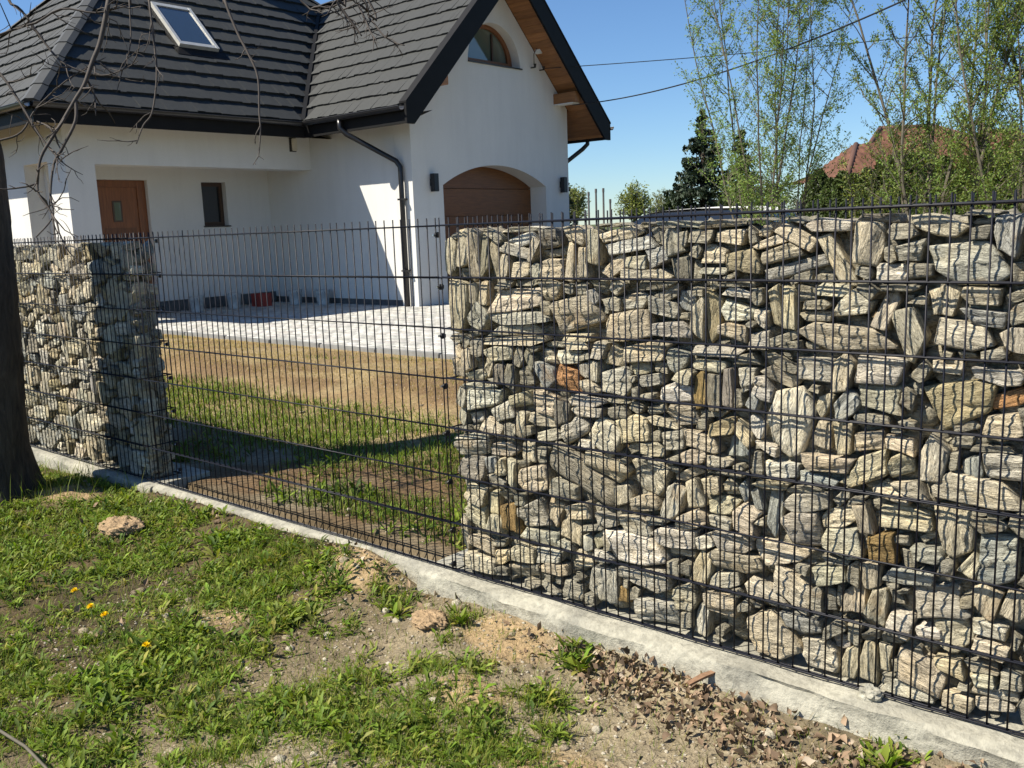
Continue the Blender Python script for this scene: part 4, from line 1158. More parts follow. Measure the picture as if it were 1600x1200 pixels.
def blades(P, yaw, length, width, pitch, droop, tint, S=3):
    n = len(P)
    pos = P.copy(); a = pitch.copy()
    side = np.stack([-np.sin(yaw), np.cos(yaw), 0 * yaw], -1)
    V = np.zeros((n, 2 * S + 1, 3)); C = np.zeros_like(V)
    for s in range(S):
        w = (width * (1 - 0.75 * s / S))[:, None]
        V[:, 2*s] = pos - side * w; V[:, 2*s+1] = pos + side * w
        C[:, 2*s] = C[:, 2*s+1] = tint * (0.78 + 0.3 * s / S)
        d = np.stack([np.cos(yaw) * np.cos(a), np.sin(yaw) * np.cos(a), np.sin(a)], -1)
        pos = pos + d * (length / S)[:, None]
        a = a - droop / S
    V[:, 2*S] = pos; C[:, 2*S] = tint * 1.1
    base = np.arange(n)[:, None] * (2 * S + 1)
    Q = [base + np.array([2*s, 2*s+1, 2*s+3, 2*s+2])[None] for s in range(S - 1)]
    T = base + np.array([2*S-2, 2*S-1, 2*S])[None]
    return V.reshape(-1, 3), [np.concatenate(Q), T], C.reshape(-1, 3)

def join_build(name, chunks, mat, parent=None, smooth=False):
    Vs, Fq, Ft, Cs, off = [], [], [], [], 0
    for V, F, C in chunks:
        for f in (F if isinstance(F, list) else [F]):
            (Fq if f.shape[1] == 4 else Ft).append(f + off)
        Vs.append(V); Cs.append(C); off += len(V)
    F = []
    if Fq: F.append(np.concatenate(Fq))
    if Ft: F.append(np.concatenate(Ft))
    return link(name, mesh_np(name, np.concatenate(Vs), F, mat, smooth, np.concatenate(Cs)), parent)

def green(n, kind=0):
    base = np.array([(0.145, 0.220, 0.022), (0.205, 0.275, 0.034), (0.088, 0.140, 0.020), (0.26, 0.265, 0.055)])
    i = RNG.choice(4, n, p=[(0.35, 0.33, 0.2, 0.12), (0.3, 0.3, 0.1, 0.3), (0.5, 0.1, 0.4, 0.0)][kind])
    return base[i] * RNG.uniform(0.75, 1.2, (n, 1)) * (1 + RNG.normal(0, 0.06, (n, 3)))

BARE = [(185, 838, 0.19, 0.10), (92, 783, 0.26, 0.09), (345, 965, 0.14, 0.08), (130, 978, 0.09, 0.05), (300, 935, 0.07, 0.05), (470, 1010, 0.10, 0.06),
        (600, 900, 0.28, 0.09), (665, 985, 0.13, 0.08), (740, 1095, 0.17, 0.10), (560, 1005, 0.12, 0.07), (380, 1035, 0.10, 0.05), (100, 1100, 0.10, 0.05), (590, 960, 0.2, 0.08)]
BAREW = [(*gp(u, v), a, b) for u, v, a, b in BARE]
CLUMPS = [(618, 947, 0.07, 1), (725, 972, 0.06, 1), (672, 1048, 0.07, 1), (744, 1051, 0.06, .8), (652, 1098, 0.07, 1), (846, 1100, 0.08, 1), (900, 1028, 0.05, 1), (719, 1165, 0.19, 1), (520, 1110, 0.2, .9),
          (620, 1150, 0.18, 1), (800, 1190, 0.09, .9), (560, 1060, 0.10, .8), (700, 1005, 0.04, .6), (940, 905, 0.02, .5), (860, 1140, 0.06, .8), (1385, 1192, 0.06, 1), (790, 1000, 0.03, .4), (520, 935, 0.08, .8)]
CLUMPW = [(*gp(u, v), r, k) for u, v, r, k in CLUMPS]
def weed_mask(x, y):
    n = fbm(x*2.6, y*3.4, 301, 3); n2 = fbm(x*8, y*8, 307, 3)
    lush = 1 - sstep(-0.15, 0.25, x + 0.34 + (y + 0.1) * 0.85 + (n - 0.5) * 0.7)
    lush = lush * (0.10 + 0.90 * sstep(0.40, 0.56, n * 0.55 + n2 * 0.45))
    for bx, by, a, b in BAREW:
        lush = lush * (1 - np.exp(-(((x-bx)/a)**2 + ((y-by)/b)**2) * 0.8))
    cl = 0 * x
    for cx, cy, r, k in CLUMPW:
        cl = np.maximum(cl, k * np.exp(-((x-cx)**2 + ((y-cy)*1.2)**2) / (r*r)))
    lush = lush * sstep(-0.02, 0.05, -0.10 - y)
    return np.clip(np.maximum(lush, cl * 1.1), 0, 1)

PROF_A = (0.16, 0.30, 0.62, 0.95, 1.0, 0.72, 0.06)
PROF_B = (0.12, 0.35, 0.18, 0.62, 0.34, 0.90, 0.62, 0.05)
PROF_C = (0.25, 0.85, 1.0, 0.75, 0.08)
def rosettes(x, y, zoff, size, kind):
    """leaf rosettes standing on the ground: kind picks long toothed, oblong or small round leaves"""
    n = len(x)
    nl = RNG.integers(4, 9, n)
    rep = np.repeat(np.arange(n), nl)
    m = len(rep)
    z = gz(x, y)
    P = np.stack([x[rep] + RNG.normal(0, 0.006, m), y[rep] + RNG.normal(0, 0.006, m), z[rep] - 0.004], -1)
    yaw = RNG.uniform(0, 2*math.pi, m)
    L = size[rep] * RNG.uniform(0.6, 1.25, m)
    pitch = RNG.uniform(0.35, 1.35, m); droop = RNG.uniform(0.3, 1.5, m)
    tint = green(n, 0)[rep] * RNG.uniform(0.65, 1.1, (m, 1))
    prof, wr = {0: (PROF_B, 0.110), 1: (PROF_A, 0.078), 2: (PROF_C, 0.20)}[kind]
    return leaf_strips(P, yaw, L, L * wr * RNG.uniform(0.8, 1.2, m), pitch, droop, tint, prof, 0.28, RNG.normal(0, 0.3, m))

N = 74000
x = RNG.uniform(-4.6, 2.2, N); y = RNG.uniform(-2.3, -0.05, N)
k = (RNG.random(N) < weed_mask(x, y) * 0.44) & seen(x, y, -0.1) & (np.hypot(x + 3.18, y + 0.62) > 0.3)
x, y = x[k], y[k]
kd = RNG.random(len(x))
big = fbm(x*3, y*3, 411, 2)
chunks = []
for kind, (a, b), s in ((0, (0, 0.52), 0.056), (1, (0.52, 0.76), 0.054), (2, (0.76, 1.01), 0.020)):
    q = (kd >= a) & (kd < b)
    chunks.append(rosettes(x[q], y[q], 0, s * (0.65 + 0.7 * big[q]) * RNG.uniform(0.7, 1.2, q.sum()), kind))
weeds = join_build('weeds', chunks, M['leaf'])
tag(weeds, 'broad-leaved green weeds covering the soil in front of the fence', 'weeds', kind='stuff')

def grass_on(n, x0, x1, y0, y1, mask, len0, len1, tint_f, wid=0.0016):
    x = RNG.uniform(x0, x1, n); y = RNG.uniform(y0, y1, n)
    k = (RNG.random(n) < mask(x, y)) & seen(x, y, 0)
    x, y = x[k], y[k]; m = len(x)
    P = np.stack([x, y, gz(x, y) - 0.004], -1)
    return blades(P, RNG.uniform(0, 2*math.pi, m), RNG.uniform(len0, len1, m), RNG.uniform(0.6, 1.3, m) * wid, RNG.uniform(0.7, 1.5, m), RNG.uniform(0, 1.3, m), tint_f(x, y, m))
def g_front(x, y):
    n = fbm(x*1.5 + 5, y*1.9, 333, 3)
    return np.clip(weed_mask(x, y) * (0.35 + 0.9 * sstep(0.4, 0.65, n)) + 0.05, 0, 1)
gc1 = grass_on(330000, -4.6, 2.2, -2.3, -0.06, g_front, 0.02, 0.065, lambda x, y, m: green(m, 1), 0.0013)
dryt = lambda x, y, m: np.array((0.36, 0.29, 0.15)) * RNG.uniform(0.6, 1.2, (m, 1))
gc2 = grass_on(50000, -4.6, 2.2, -2.3, -0.06, lambda x, y: 0.35 + 0 * x, 0.015, 0.05, dryt, 0.0012)
tall = grass_on(1500, -4.3, -2.2, -0.75, -0.05, lambda x, y: 0.5 * np.exp(-((x + 3.0) / 0.6)**2), 0.08, 0.2, lambda x, y, m: green(m, 1), 0.002)
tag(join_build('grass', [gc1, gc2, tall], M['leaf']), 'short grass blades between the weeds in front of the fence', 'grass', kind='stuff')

# lawn behind the fence: a strip of grass, then dry tawny soil with straw-like stubble
def g_lawn(x, y):
    n = fbm(x*1.6, y*2.0, 501, 3)
    band = sstep(0.85, 1.1, y) * (1 - sstep(1.7, 2.15, y + (n - 0.5) * 0.5))
    near = (1 - sstep(0.75, 1.0, y)) * sstep(0.42, 0.6, n) * 0.7
    fard = 0.0 + 0.5 * sstep(0.60, 0.72, fbm(x*1.2, y*1.5, 511, 3)) * sstep(2.4, 3.2, y)
    return np.clip(band * (0.5 + sstep(0.3, 0.6, n)) * 0.85 + near + fard * 0.12, 0, 1)
def g_stub(x, y):
    return np.clip(sstep(2.0, 2.6, y) * (0.30 + 0.6 * sstep(0.35, 0.6, fbm(x*2, y*2.5, 521, 3))), 0, 1)
lc1 = grass_on(150000, -9, 0.6, 0.26, 4.1, g_lawn, 0.035, 0.085, lambda x, y, m: green(m, 0) * 0.9, 0.0036)
stub = lambda x, y, m: np.array([(0.52, 0.39, 0.20), (0.38, 0.27, 0.13), (0.40, 0.33, 0.14)])[RNG.integers(0, 3, m)] * RNG.uniform(0.7, 1.15, (m, 1))
lc2 = grass_on(80000, -11.5, 0.5, 1.4, 4.12, g_stub, 0.015, 0.045, stub, 0.0022)
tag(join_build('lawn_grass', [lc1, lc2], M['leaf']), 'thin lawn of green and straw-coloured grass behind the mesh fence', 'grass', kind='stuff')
q = RNG.random(1500)
x = RNG.uniform(-3.4, 0.2, 1500); y = RNG.uniform(0.22, 0.95, 1500)
k = q < 0.16 * sstep(0.42, 0.62, fbm(x*2, y*2, 531, 2)) * 2
yw = rosettes(x[k], y[k], 0, RNG.uniform(0.05, 0.10, k.sum()), 1)
tag(join_build('yard_weeds', [yw], M['leaf']), 'scattered leafy weeds just behind the open mesh panel', 'weeds', kind='stuff')

# dry leaves blown against the footing
def litter_mask(x, y):
    along = np.exp(-((y + 0.15) / 0.085)**2) * sstep(0.35, 0.75, x) * 0.8
    heap = np.exp(-(((x - 1.02) / 0.22)**2 + ((y + 0.19) / 0.11)**2))
    right = np.exp(-(((x - 1.45) / 0.35)**2 + ((y + 0.24) / 0.13)**2)) * 0.9
    mk = np.exp(-((y + 0.11) / 0.05)**2) * (1 - sstep(0.1, 0.4, x)) * sstep(-2.4, -2.0, x) * 0.22
    return np.clip(along * 0.6 + heap + right + mk + 0.006, 0, 1)
N = 22000
x = RNG.uniform(-3, 2.1, N); y = RNG.uniform(-1.3, -0.09, N)
k = (RNG.random(N) < litter_mask(x, y) * 0.9) & seen(x, y, -0.1)
x, y = x[k], y[k]; m = len(x)
pile = 0.028 * np.exp(-(((x - 1.02) / 0.2)**2 + ((y + 0.18) / 0.1)**2))
P = np.stack([x, y, gz(x, y) + 0.003 + RNG.random(m)**1.5 * 0.022 + pile * RNG.random(m)], -1)
cols = np.array([(0.27, 0.185, 0.12), (0.38, 0.27, 0.18), (0.17, 0.115, 0.075), (0.50, 0.41, 0.31), (0.10, 0.070, 0.045)])[RNG.choice(5, m, p=(.3, .22, .25, .08, .15))] * RNG.uniform(0.75, 1.15, (m, 1))
Ls = RNG.uniform(0.012, 0.045, m)
lit = leaf_strips(P, RNG.uniform(0, 6.3, m), Ls, Ls * RNG.uniform(0.22, 0.40, m), RNG.uniform(-0.3, 0.9, m), RNG.normal(0.0, 2.2, m), cols, (0.12, 0.55, 1.0, 0.8, 0.35, 0.05), RNG.uniform(0.2, 1.0, m)[:, None], RNG.normal(0, 0.9, m))
tag(join_build('leaf_litter', [lit], M['litter']), 'curled brown dry leaves heaped along the concrete footing', 'leaf litter', kind='stuff')
# small stones and crumbs on the bare soil
bm = bmesh.new(); bmesh.ops.create_icosphere(bm, subdivisions=1, radius=1.0)
iv = np.array([v.co[:] for v in bm.verts]); fi = np.array([[v.index for v in f.verts] for f in bm.faces]); bm.free()
N = 9000
x = np.concatenate([RNG.uniform(-1.2, 2.1, N), RNG.uniform(-3.5, 0.2, 900)]); y = np.concatenate([RNG.uniform(-1.6, -0.08, N), RNG.uniform(0.22, 2.6, 900)])
k = (weed_mask(x, y) < 0.35) & seen(x, y, 0)
x, y = x[k], y[k]; m = len(x)
s = RNG.uniform(0.0012, 0.0075, m) * (1 + 2.2 * (RNG.random(m) < 0.04))
V = iv[None] * s[:, None, None] * np.array((1.2, 1, 0.7)) * (1 + RNG.normal(0, 0.18, (m, len(iv), 1))) + np.stack([x, y, gz(x, y)], -1)[:, None]
F = (np.arange(m)[:, None, None] * len(iv) + fi[None]).reshape(-1, 3)
c = np.array([(0.30, 0.25, 0.18), (0.42, 0.38, 0.30), (0.20, 0.16, 0.11)])[RNG.integers(0, 3, m)]
tag(link('soil_crumbs', mesh_np('soil_crumbs', V.reshape(-1, 3), F, M['soil'], False, np.repeat(c, len(iv), 0))), 'small stones and soil crumbs on the bare ground', 'pebbles', kind='stuff')

# dandelion flowers
pet = []
def dandelion(u, v, label):
    x, y = gp(u, v, -0.055)
    z = float(gz(np.array([x]), np.array([y]))[0])
    t = empty('dandelion', (x, y, z), label, 'flower', 'dandelion flowers in the weeds')
    h = -0.055 - z + 0.005
    MB().tube([(x, y, z - 0.005), (x + 0.004, y, z + h * 0.5), (x, y, z + h)], 0.0018, 6).build('stem', M['stem'], t)
    m = 46
    a = RNG.uniform(0, 6.3, m); el = RNG.uniform(0.15, 1.4, m)
    V, F, C = leaf_strips(np.tile((x, y, z + h), (m, 1)).astype(float), a, np.full(m, 0.017), np.full(m, 0.0027), el, np.full(m, 0.3), np.tile((0.85, 0.62, 0.01), (m, 1)) * RNG.uniform(0.8, 1.1, (m, 1)), (0.6, 1.0, 0.7), 0.1)
    link('petals', mesh_np('petals', V, F, M['leaf'], False, C), t)
M['stem'] = simple('green_stem', (0.16, 0.20, 0.06), 0.6)
dandelion(117, 926, 'yellow dandelion flower, farthest and uppermost of the four')
dandelion(142, 951, 'yellow dandelion flower, left of the close pair')
dandelion(164, 964, 'yellow dandelion flower, right of the close pair')
dandelion(229, 1012, 'yellow dandelion flower alone, nearest the camera')

# single plants that stand apart
def plant(u, v, label, n, size, kind, zz=-0.12):
    x, y = gp(u, v, zz)
    z = float(gz(np.array([x]), np.array([y]))[0])
    t = empty('weed_plant', (x, y, z), label, 'plant')
    m = n
    P = np.stack([x + RNG.normal(0, 0.008, m), y + RNG.normal(0, 0.008, m), np.full(m, z - 0.004)], -1)
    L = size * RNG.uniform(0.6, 1.2, m)
    prof, wr = {0: (PROF_B, 0.2), 1: (PROF_A, 0.115)}[kind]
    V, F, C = leaf_strips(P, RNG.uniform(0, 6.3, m), L, L * wr, RNG.uniform(0.6, 1.45, m), RNG.uniform(0.2, 1.2, m), green(m, 1), prof, 0.25, RNG.normal(0, 0.3, m))
    link('leaves', mesh_np('leaves', V, F, M['leaf'], False, C), t)
plant(905, 1045, 'bright green leafy weed standing alone left of the dry leaf heap', 26, 0.085, 1)
plant(1385, 1205, 'bright green leafy weed among dry leaves at the bottom edge', 26, 0.075, 1)
plant(1247, 1090, 'tiny seedling with few leaves against the concrete footing', 5, 0.035, 1, -0.06)
plant(722, 985, 'green weed clump beside the clod of soil near the footing corner', 24, 0.07, 1)
plant(620, 965, 'green weed clump left of the clod of soil near the footing corner', 22, 0.075, 1)
# scraps lying about
M['splint'] = simple('split_wood', (0.20, 0.115, 0.065), 0.8, 0, 0.35, 40, 0.3, 60)
p0, p1 = Vector((*gp(1092, 1056, -0.05), -0.060)), Vector((*gp(1146, 1032, -0.03), -0.035))
d_ = (p1 - p0).normalized(); s_ = d_.cross(Vector((0, 0, 1))).normalized(); n_ = s_.cross(d_)
mb = MB()
for k, (f, w, h) in enumerate(((-0.3, 0.010, 0.004), (0.1, 0.013, 0.005), (0.45, 0.010, 0.005), (0.75, 0.007, 0.003), (1.0, 0.001, 0.001))):
    c_ = p0.lerp(p1, f) + n_ * 0.003 * math.sin(k * 2.3)
    mb.v += [tuple(c_ - s_ * w - n_ * h), tuple(c_ + s_ * w * 0.8 - n_ * h), tuple(c_ + s_ * w + n_ * h), tuple(c_ - s_ * w * 0.7 + n_ * h * 1.2)]
    if k:
        o_ = len(mb.v) - 8
        mb.f += [(o_ + q, o_ + (q + 1) % 4, o_ + 4 + (q + 1) % 4, o_ + 4 + q) for q in range(4)]
mb.f += [(3, 2, 1, 0)]
tag(mb.build('wood_splinter', M['splint']), 'splintered reddish piece of wood leaning on the footing above dry leaves', 'wood')
pts = [Vector((*gp(u, v, -0.1), -0.1 + dz)) for u, v, dz in ((-60, 1105, 0.0), (0, 1147, 0.012), (40, 1172, 0.012), (75, 1203, 0.0), (100, 1240, -0.01))]
tag(MB().tube(pts, [0.004, 0.005, 0.005, 0.004, 0.003], 7).build('stick', M['twigpale'], smooth=True), 'thin pale bent stick in the grass at the lower left corner', 'stick')
def clod(u, v, r, label, cz=-0.10):
    x, y = gp(u, v, cz)
    bm = bmesh.new(); bmesh.ops.create_icosphere(bm, subdivisions=5, radius=1.0)
    V = np.array([q.co[:] for q in bm.verts]); F = np.array([[q.index for q in f.verts] for f in bm.faces]); bm.free()
    nn = 1 + (fbm(V[:, 0]*2.2 + V[:, 2]*1.3 + u, V[:, 1]*2.2 - V[:, 2], 601, 4) - 0.5) * 0.55 + (fbm(V[:, 0]*9 + V[:, 2]*5, V[:, 1]*9 + V[:, 2]*4, 607, 3) - 0.5) * 0.34 + (fbm(V[:, 0]*22 + V[:, 2]*13, V[:, 1]*22 + V[:, 2]*11, 609, 2) - 0.5) * 0.16
    z = float(gz(np.array([x]), np.array([y]))[0])
    W = V * nn[:, None] * np.array((r * 1.15, r * 0.9, r * 0.42)) + np.array((x, y, z - r * 0.06))
    C = np.array((0.36, 0.255, 0.15))[None] * (0.7 + 0.6 * fbm(V[:, 0]*3, V[:, 1]*3 + V[:, 2]*2, 611, 3))[:, None]
    tag(link('soil_clod', mesh_np('soil_clod', W, F, M['soil'], True, C)), label, 'soil clod')
clod(190, 832, 0.105, 'rounded sandy clod of soil among weeds left of the open mesh panel')
clod(672, 978, 0.066, 'sandy clod of soil in front of the corner of the wide footing')

# ------------------------------------------------------------------ tree in front of the left fence section
tree = empty('bare_tree', (-3.18, -0.62, -0.1), 'dark rough-barked tree at the left edge with drooping bare twigs', 'tree')
_ln = Vector((_r.x, _r.y, 0))
path = []
for z_, l_, r_ in ((-0.25, 0, 0.33), (-0.08, 0, 0.285), (0.03, 0, 0.252), (0.22, 0.005, 0.234), (0.6, 0.025, 0.225), (1.1, 0.06, 0.219), (1.35, 0.075, 0.214), (1.85, 0.10, 0.198), (2.4, 0.11, 0.185), (3.1, 0.12, 0.175)):
    path.append((-3.18 + _ln.x * l_, -0.62 + _ln.y * l_, z_, r_))
K = 40
rows = []
pz = np.array([p[2] for p in path])
zz = np.linspace(-0.25, 3.1, 90)
cx = np.interp(zz, pz, [p[0] for p in path]); cy = np.interp(zz, pz, [p[1] for p in path]); rr = np.interp(zz, pz, [p[3] for p in path])
ph = np.arange(K) * 2 * math.pi / K
A, Zg = np.meshgrid(ph, zz)
cs, sn = np.cos(A), np.sin(A)
rid = fbm(A * 5.2, Zg * 2.4, 701, 3); rid2 = fbm(A * 13, Zg * 5, 709, 3)
seam = sstep(5.6, 2*math.pi, A)
rid = rid * (1 - seam) + fbm((A - 2*math.pi) * 5.2, Zg * 2.4, 701, 3) * seam
RRg = rr[:, None] * (1 + (rid - 0.5) * 0.16 + (rid2 - 0.5) * 0.13 + 0.10 * np.cos(A * 4 + 0.7) * np.exp(-np.maximum(Zg + 0.05, 0) * 5)[:, :])
Vt = np.stack([cx[:, None] + RRg * cs, cy[:, None] + RRg * sn, Zg], -1).reshape(-1, 3)
idx = np.arange(90 * K).reshape(90, K)
Ft = np.stack([idx[:-1].ravel(), np.roll(idx, -1, 1)[:-1].ravel(), np.roll(idx, -1, 1)[1:].ravel(), idx[1:].ravel()], -1)
link('trunk', mesh_np('trunk', Vt, Ft, M['bark'], True), tree)
def smooth_path(pts, k=5):
    pts = [Vector(p) for p in pts]
    out = []
    for i in range(len(pts) - 1):
        p0 = pts[max(i-1, 0)]; p1 = pts[i]; p2 = pts[i+1]; p3 = pts[min(i+2, len(pts)-1)]
        for j in range(k):
            t = j / k
            out.append(0.5 * ((2*p1) + (p2-p0)*t + (2*p0-5*p1+4*p2-p3)*t*t + (3*p1-p0-3*p2+p3)*t**3))
    out.append(pts[-1])
    return out
TOP = Vector((-3.09, -0.54, 3.05))
def limb(mid, end, r0, r1):
    p = smooth_path([TOP, *mid, end], 6)
    MB().tube(p, list(np.linspace(r0, r1, len(p))), 10).build('limb', M['bark'], tree, smooth=True)
    return p
L1 = limb([Vector((-2.6, -0.2, 3.7))], Vector((-2.2, 0.1, 4.6)), 0.11, 0.05)
L2 = limb([Vector((-3.2, -0.7, 4.0)), Vector((-3.5, -0.9, 5.2))], Vector((-3.6, -0.8, 6.4)), 0.13, 0.05)
L3 = limb([Vector((-2.7, -0.75, 3.8)), Vector((-2.2, -0.95, 4.3))], Vector((-1.7, -0.9, 4.6)), 0.10, 0.04)
L4 = limb([Vector((-2.9, 0.1, 3.9))], Vector((-2.7, 0.6, 4.9)), 0.09, 0.04)
rb = random.Random(42)
def sub_twigs(mb, path, r, n, ln, depth=1):
    for _ in range(n):
        i = rb.randrange(max(1, len(path) // 6), len(path) - 1)
        p = path[i]; d = (path[i+1] - path[i-1]).normalized() if i > 0 else Vector((0, 0, -1))
        v = (d * rb.uniform(0.3, 1.0) + Vector((rb.gauss(0, 0.7), rb.gauss(0, 0.5), rb.gauss(-0.15, 0.55)))).normalized()
        L = ln * rb.uniform(0.35, 1.2)
        pts = [p]
        q = p.copy()
        for s in range(4):
            v = (v + Vector((rb.gauss(0, 0.25), rb.gauss(0, 0.25), rb.gauss(0, 0.22)))).normalized()
            q = q + v * (L / 4); pts.append(q.copy())
        mb.tube(pts, [r * 0.55, r * 0.5, r * 0.42, r * 0.35, r * 0.22], 5)
        if depth: sub_twigs(mb, smooth_path(pts, 2), r * 0.6, 2, L * 0.5, 0)
def drooping(px, d0, d1, r0, r1, n, ln, start=None):
    k = len(px)
    pts = [at(u, v, d0 + (d1 - d0) * i / (k - 1)) for i, (u, v) in enumerate(px)]
    if start is not None:
        a = pts[0]; b = (Vector(start) + a) / 2 + Vector((0, 0, 0.35))
        pts = [Vector(start), b] + pts
    p = smooth_path(pts, 4)
    mb = MB().tube(p, list(np.linspace(r0, r1, len(p))), 7)
    sub_twigs(mb, p[8:] if start is not None else p, (r0 + r1) / 2, n, ln)
    mb.build('drooping_branch', M['twig'], tree, smooth=True)
D0 = 4.6
s1, s3 = L1[-1], L3[-1]
drooping([(176, -40), (170, 0), (157, 64), (145, 95), (132, 132), (118, 155), (98, 189), (81, 216), (64, 246), (59, 280), (61, 304), (81, 334), (86, 371)], D0, D0 - 0.2, 0.015, 0.004, 16, 0.26, L1[12])
drooping([(118, 155), (118, 189), (98, 230), (84, 257), (79, 304), (83, 338), (56, 371)], D0 - 0.08, D0 - 0.2, 0.009, 0.003, 9, 0.2)
drooping([(228, -40), (233, 0), (241, 68), (245, 118), (238, 175), (224, 196), (213, 225)], D0, D0 - 0.1, 0.008, 0.003, 6, 0.18, s1)
drooping([(340, -40), (351, 0), (371, 51), (388, 84), (403, 121), (405, 175), (407, 203), (405, 235)], D0 - 0.3, D0 - 0.4, 0.009, 0.003, 5, 0.12, s1)
drooping([(202, -30), (202, 0), (204, 68), (191, 111), (182, 145)], D0 + 0.1, D0, 0.006, 0.002, 5, 0.18, s1)
drooping([(-60, 60), (0, 115), (34, 165), (54, 199), (78, 233), (98, 253)], D0, D0 - 0.1, 0.010, 0.003, 9, 0.24, L1[8])
drooping([(-50, 225), (0, 219), (34, 206), (57, 169), (101, 128), (142, 101)], D0, D0 + 0.1, 0.008, 0.003, 9, 0.22, L1[5])
drooping([(10, -60), (14, 0), (34, 17), (81, 81), (111, 105), (159, 118), (193, 108), (216, 95)], D0 + 0.1, D0, 0.010, 0.002, 8, 0.22, L1[10])
drooping([(-40, 20), (40, 40), (95, 14), (150, 20), (200, 8)], D0, D0, 0.009, 0.003, 12, 0.26, L1[10])
drooping([(515, -50), (526, 0), (538, 19), (548, 33), (557, 45), (565, 56)], D0 - 0.9, D0 - 0.9, 0.008, 0.003, 8, 0.13, s3)
drooping([(548, -40), (560, 6), (569, 26), (579, 50), (588, 63)], D0 - 0.9, D0 - 1.0, 0.007, 0.0025, 9, 0.12, s3)
drooping([(560, -30), (575, 23), (585, 37), (600, 56), (615, 66), (632, 71)], D0 - 0.9, D0 - 1.0, 0.006, 0.0022, 7, 0.10, s3)
drooping([(440, -50), (500, 10), (540, 2), (600, -10)], D0 - 0.8, D0 - 0.8, 0.006, 0.003, 8, 0.12, s3)

# ------------------------------------------------------------------ vegetation beyond the fence
def leaf_cloud(P, size, tint, flat=0.0):
    """one small bent leaf (two triangles-wide quad) per point, facing any way"""
    n = len(P)
    a = RNG.normal(0, 1, (n, 3)); a[:, 2] *= (1 - flat); a /= np.linalg.norm(a, axis=1)[:, None]
    b = np.cross(a, RNG.normal(0, 1, (n, 3))); b /= np.linalg.norm(b, axis=1)[:, None]
    s = size[:, None]
    V = np.stack([P - a * s, P + b * s * 0.42, P + a * s, P - b * s * 0.42], 1)
    F = np.arange(n * 4).reshape(n, 4)
    return V.reshape(-1, 3), F, np.repeat(tint, 4, 0)

def spring_tree(base, height, nst, spread, nleaf, label, lean, seed, tint, r0=0.020, lsz=(0.011, 0.025)):
    """several slender upright stems, fine rising branches and thin spring leaves"""
    rs = random.Random(seed)
    t = empty('birch_tree', base, label, 'tree', 'young leafing trees beyond the stone fence')
    B = Vector(base)
    tips = []
    for s in range(nst):
        mb = MB()
        ang = rs.uniform(0, 6.28); off = Vector((math.cos(ang), math.sin(ang), 0)) * rs.uniform(0.02, 0.16) * spread
        v = Vector((lean[0] + math.cos(ang) * rs.uniform(0.04, 0.17) * spread, lean[1] + math.sin(ang) * rs.uniform(0.04, 0.17) * spread, 1))
        H = height * rs.uniform(0.7, 1.05)
        p = B + off; pts = [p.copy()]
        n = 12
        for i in range(n):
            v = v + Vector((rs.gauss(0, 0.05), rs.gauss(0, 0.05), 0.02)); v.normalize()
            p = p + v * (H / n); pts.append(p.copy())
        r = r0 * rs.uniform(0.7, 1.2)
        mb.tube(pts, [r * (1 - 0.88 * i / n) for i in range(n + 1)], 6)
        for i in range(2, n + 1):
            for _ in range(rs.choice((2, 3, 3, 4))):
                a2 = rs.uniform(0, 6.28)
                up = rs.uniform(0.7, 1.6)
                d = Vector((math.cos(a2), math.sin(a2), up)).normalized()
                L = H * rs.uniform(0.08, 0.20) * (1.15 - 0.55 * i / n)
                q = pts[i] + (pts[min(i+1, n)] - pts[i]) * rs.random(); bp = [q.copy()]
                for k in range(4):
                    d = (d + Vector((rs.gauss(0, 0.14), rs.gauss(0, 0.14), rs.gauss(0.05, 0.10)))).normalized()
                    q = q + d * (L / 4); bp.append(q.copy())
                mb.tube(bp, [r * 0.30, r * 0.26, r * 0.2, r * 0.15, r * 0.08], 4, False)
                tips.append((bp[1], bp[4], L))
                for _2 in range(2):
                    st = bp[rs.randrange(1, 4)]
                    d2 = (d + Vector((rs.gauss(0, 0.6), rs.gauss(0, 0.6), rs.gauss(0, 0.4)))).normalized()
                    en = st + d2 * L * rs.uniform(0.25, 0.6)
                    mb.tube([st, en], [r * 0.14, r * 0.06], 3, False)
                    tips.append((st, en, L * 0.5))
        mb.build('stem', M['twigpale'], t, fix=False)
    A = np.array([tuple(q[0]) for q in tips]); Bq = np.array([tuple(q[1]) for q in tips])
    w = np.array([q[2] for q in tips]); w = w * np.random.default_rng(seed).uniform(0.1, 1.0, len(w)); w /= w.sum()
    i = RNG.choice(len(tips), nleaf, p=w)
    f = RNG.random(nleaf)[:, None] ** 0.8
    P = A[i] * (1 - f) + Bq[i] * f + RNG.normal(0, 0.030, (nleaf, 3))
    col = np.array(tint)[None] * RNG.uniform(0.6, 1.3, (nleaf, 1)) * (1 + RNG.normal(0, 0.08, (nleaf, 3)))
    V, F, C = leaf_cloud(P, RNG.uniform(*lsz, nleaf), col)
    link('leaves', mesh_np('leaves', V, F, M['leaf'], False, C), t)
def gnd(u, d, z=0.0):
    p = at(u, 345, d); return (p.x, p.y, z)
YG = (0.19, 0.27, 0.07)
spring_tree(gnd(1192, 13), 6.2, 7, 0.75, 26000, 'slender leafing tree left of the red-roofed house, beside the dark spruce', (-0.03, -0.02), 1, YG)
spring_tree(gnd(1232, 13.5), 5.8, 4, 0.6, 14000, 'slender leafing tree just right of the leftmost one, in front of the hedge end', (0.06, 0.04), 2, YG)
spring_tree(gnd(1440, 12), 6.2, 5, 0.9, 24000, 'taller leafing tree in front of the red roof', (-0.03, -0.02), 3, (0.175, 0.245, 0.06), 0.030)
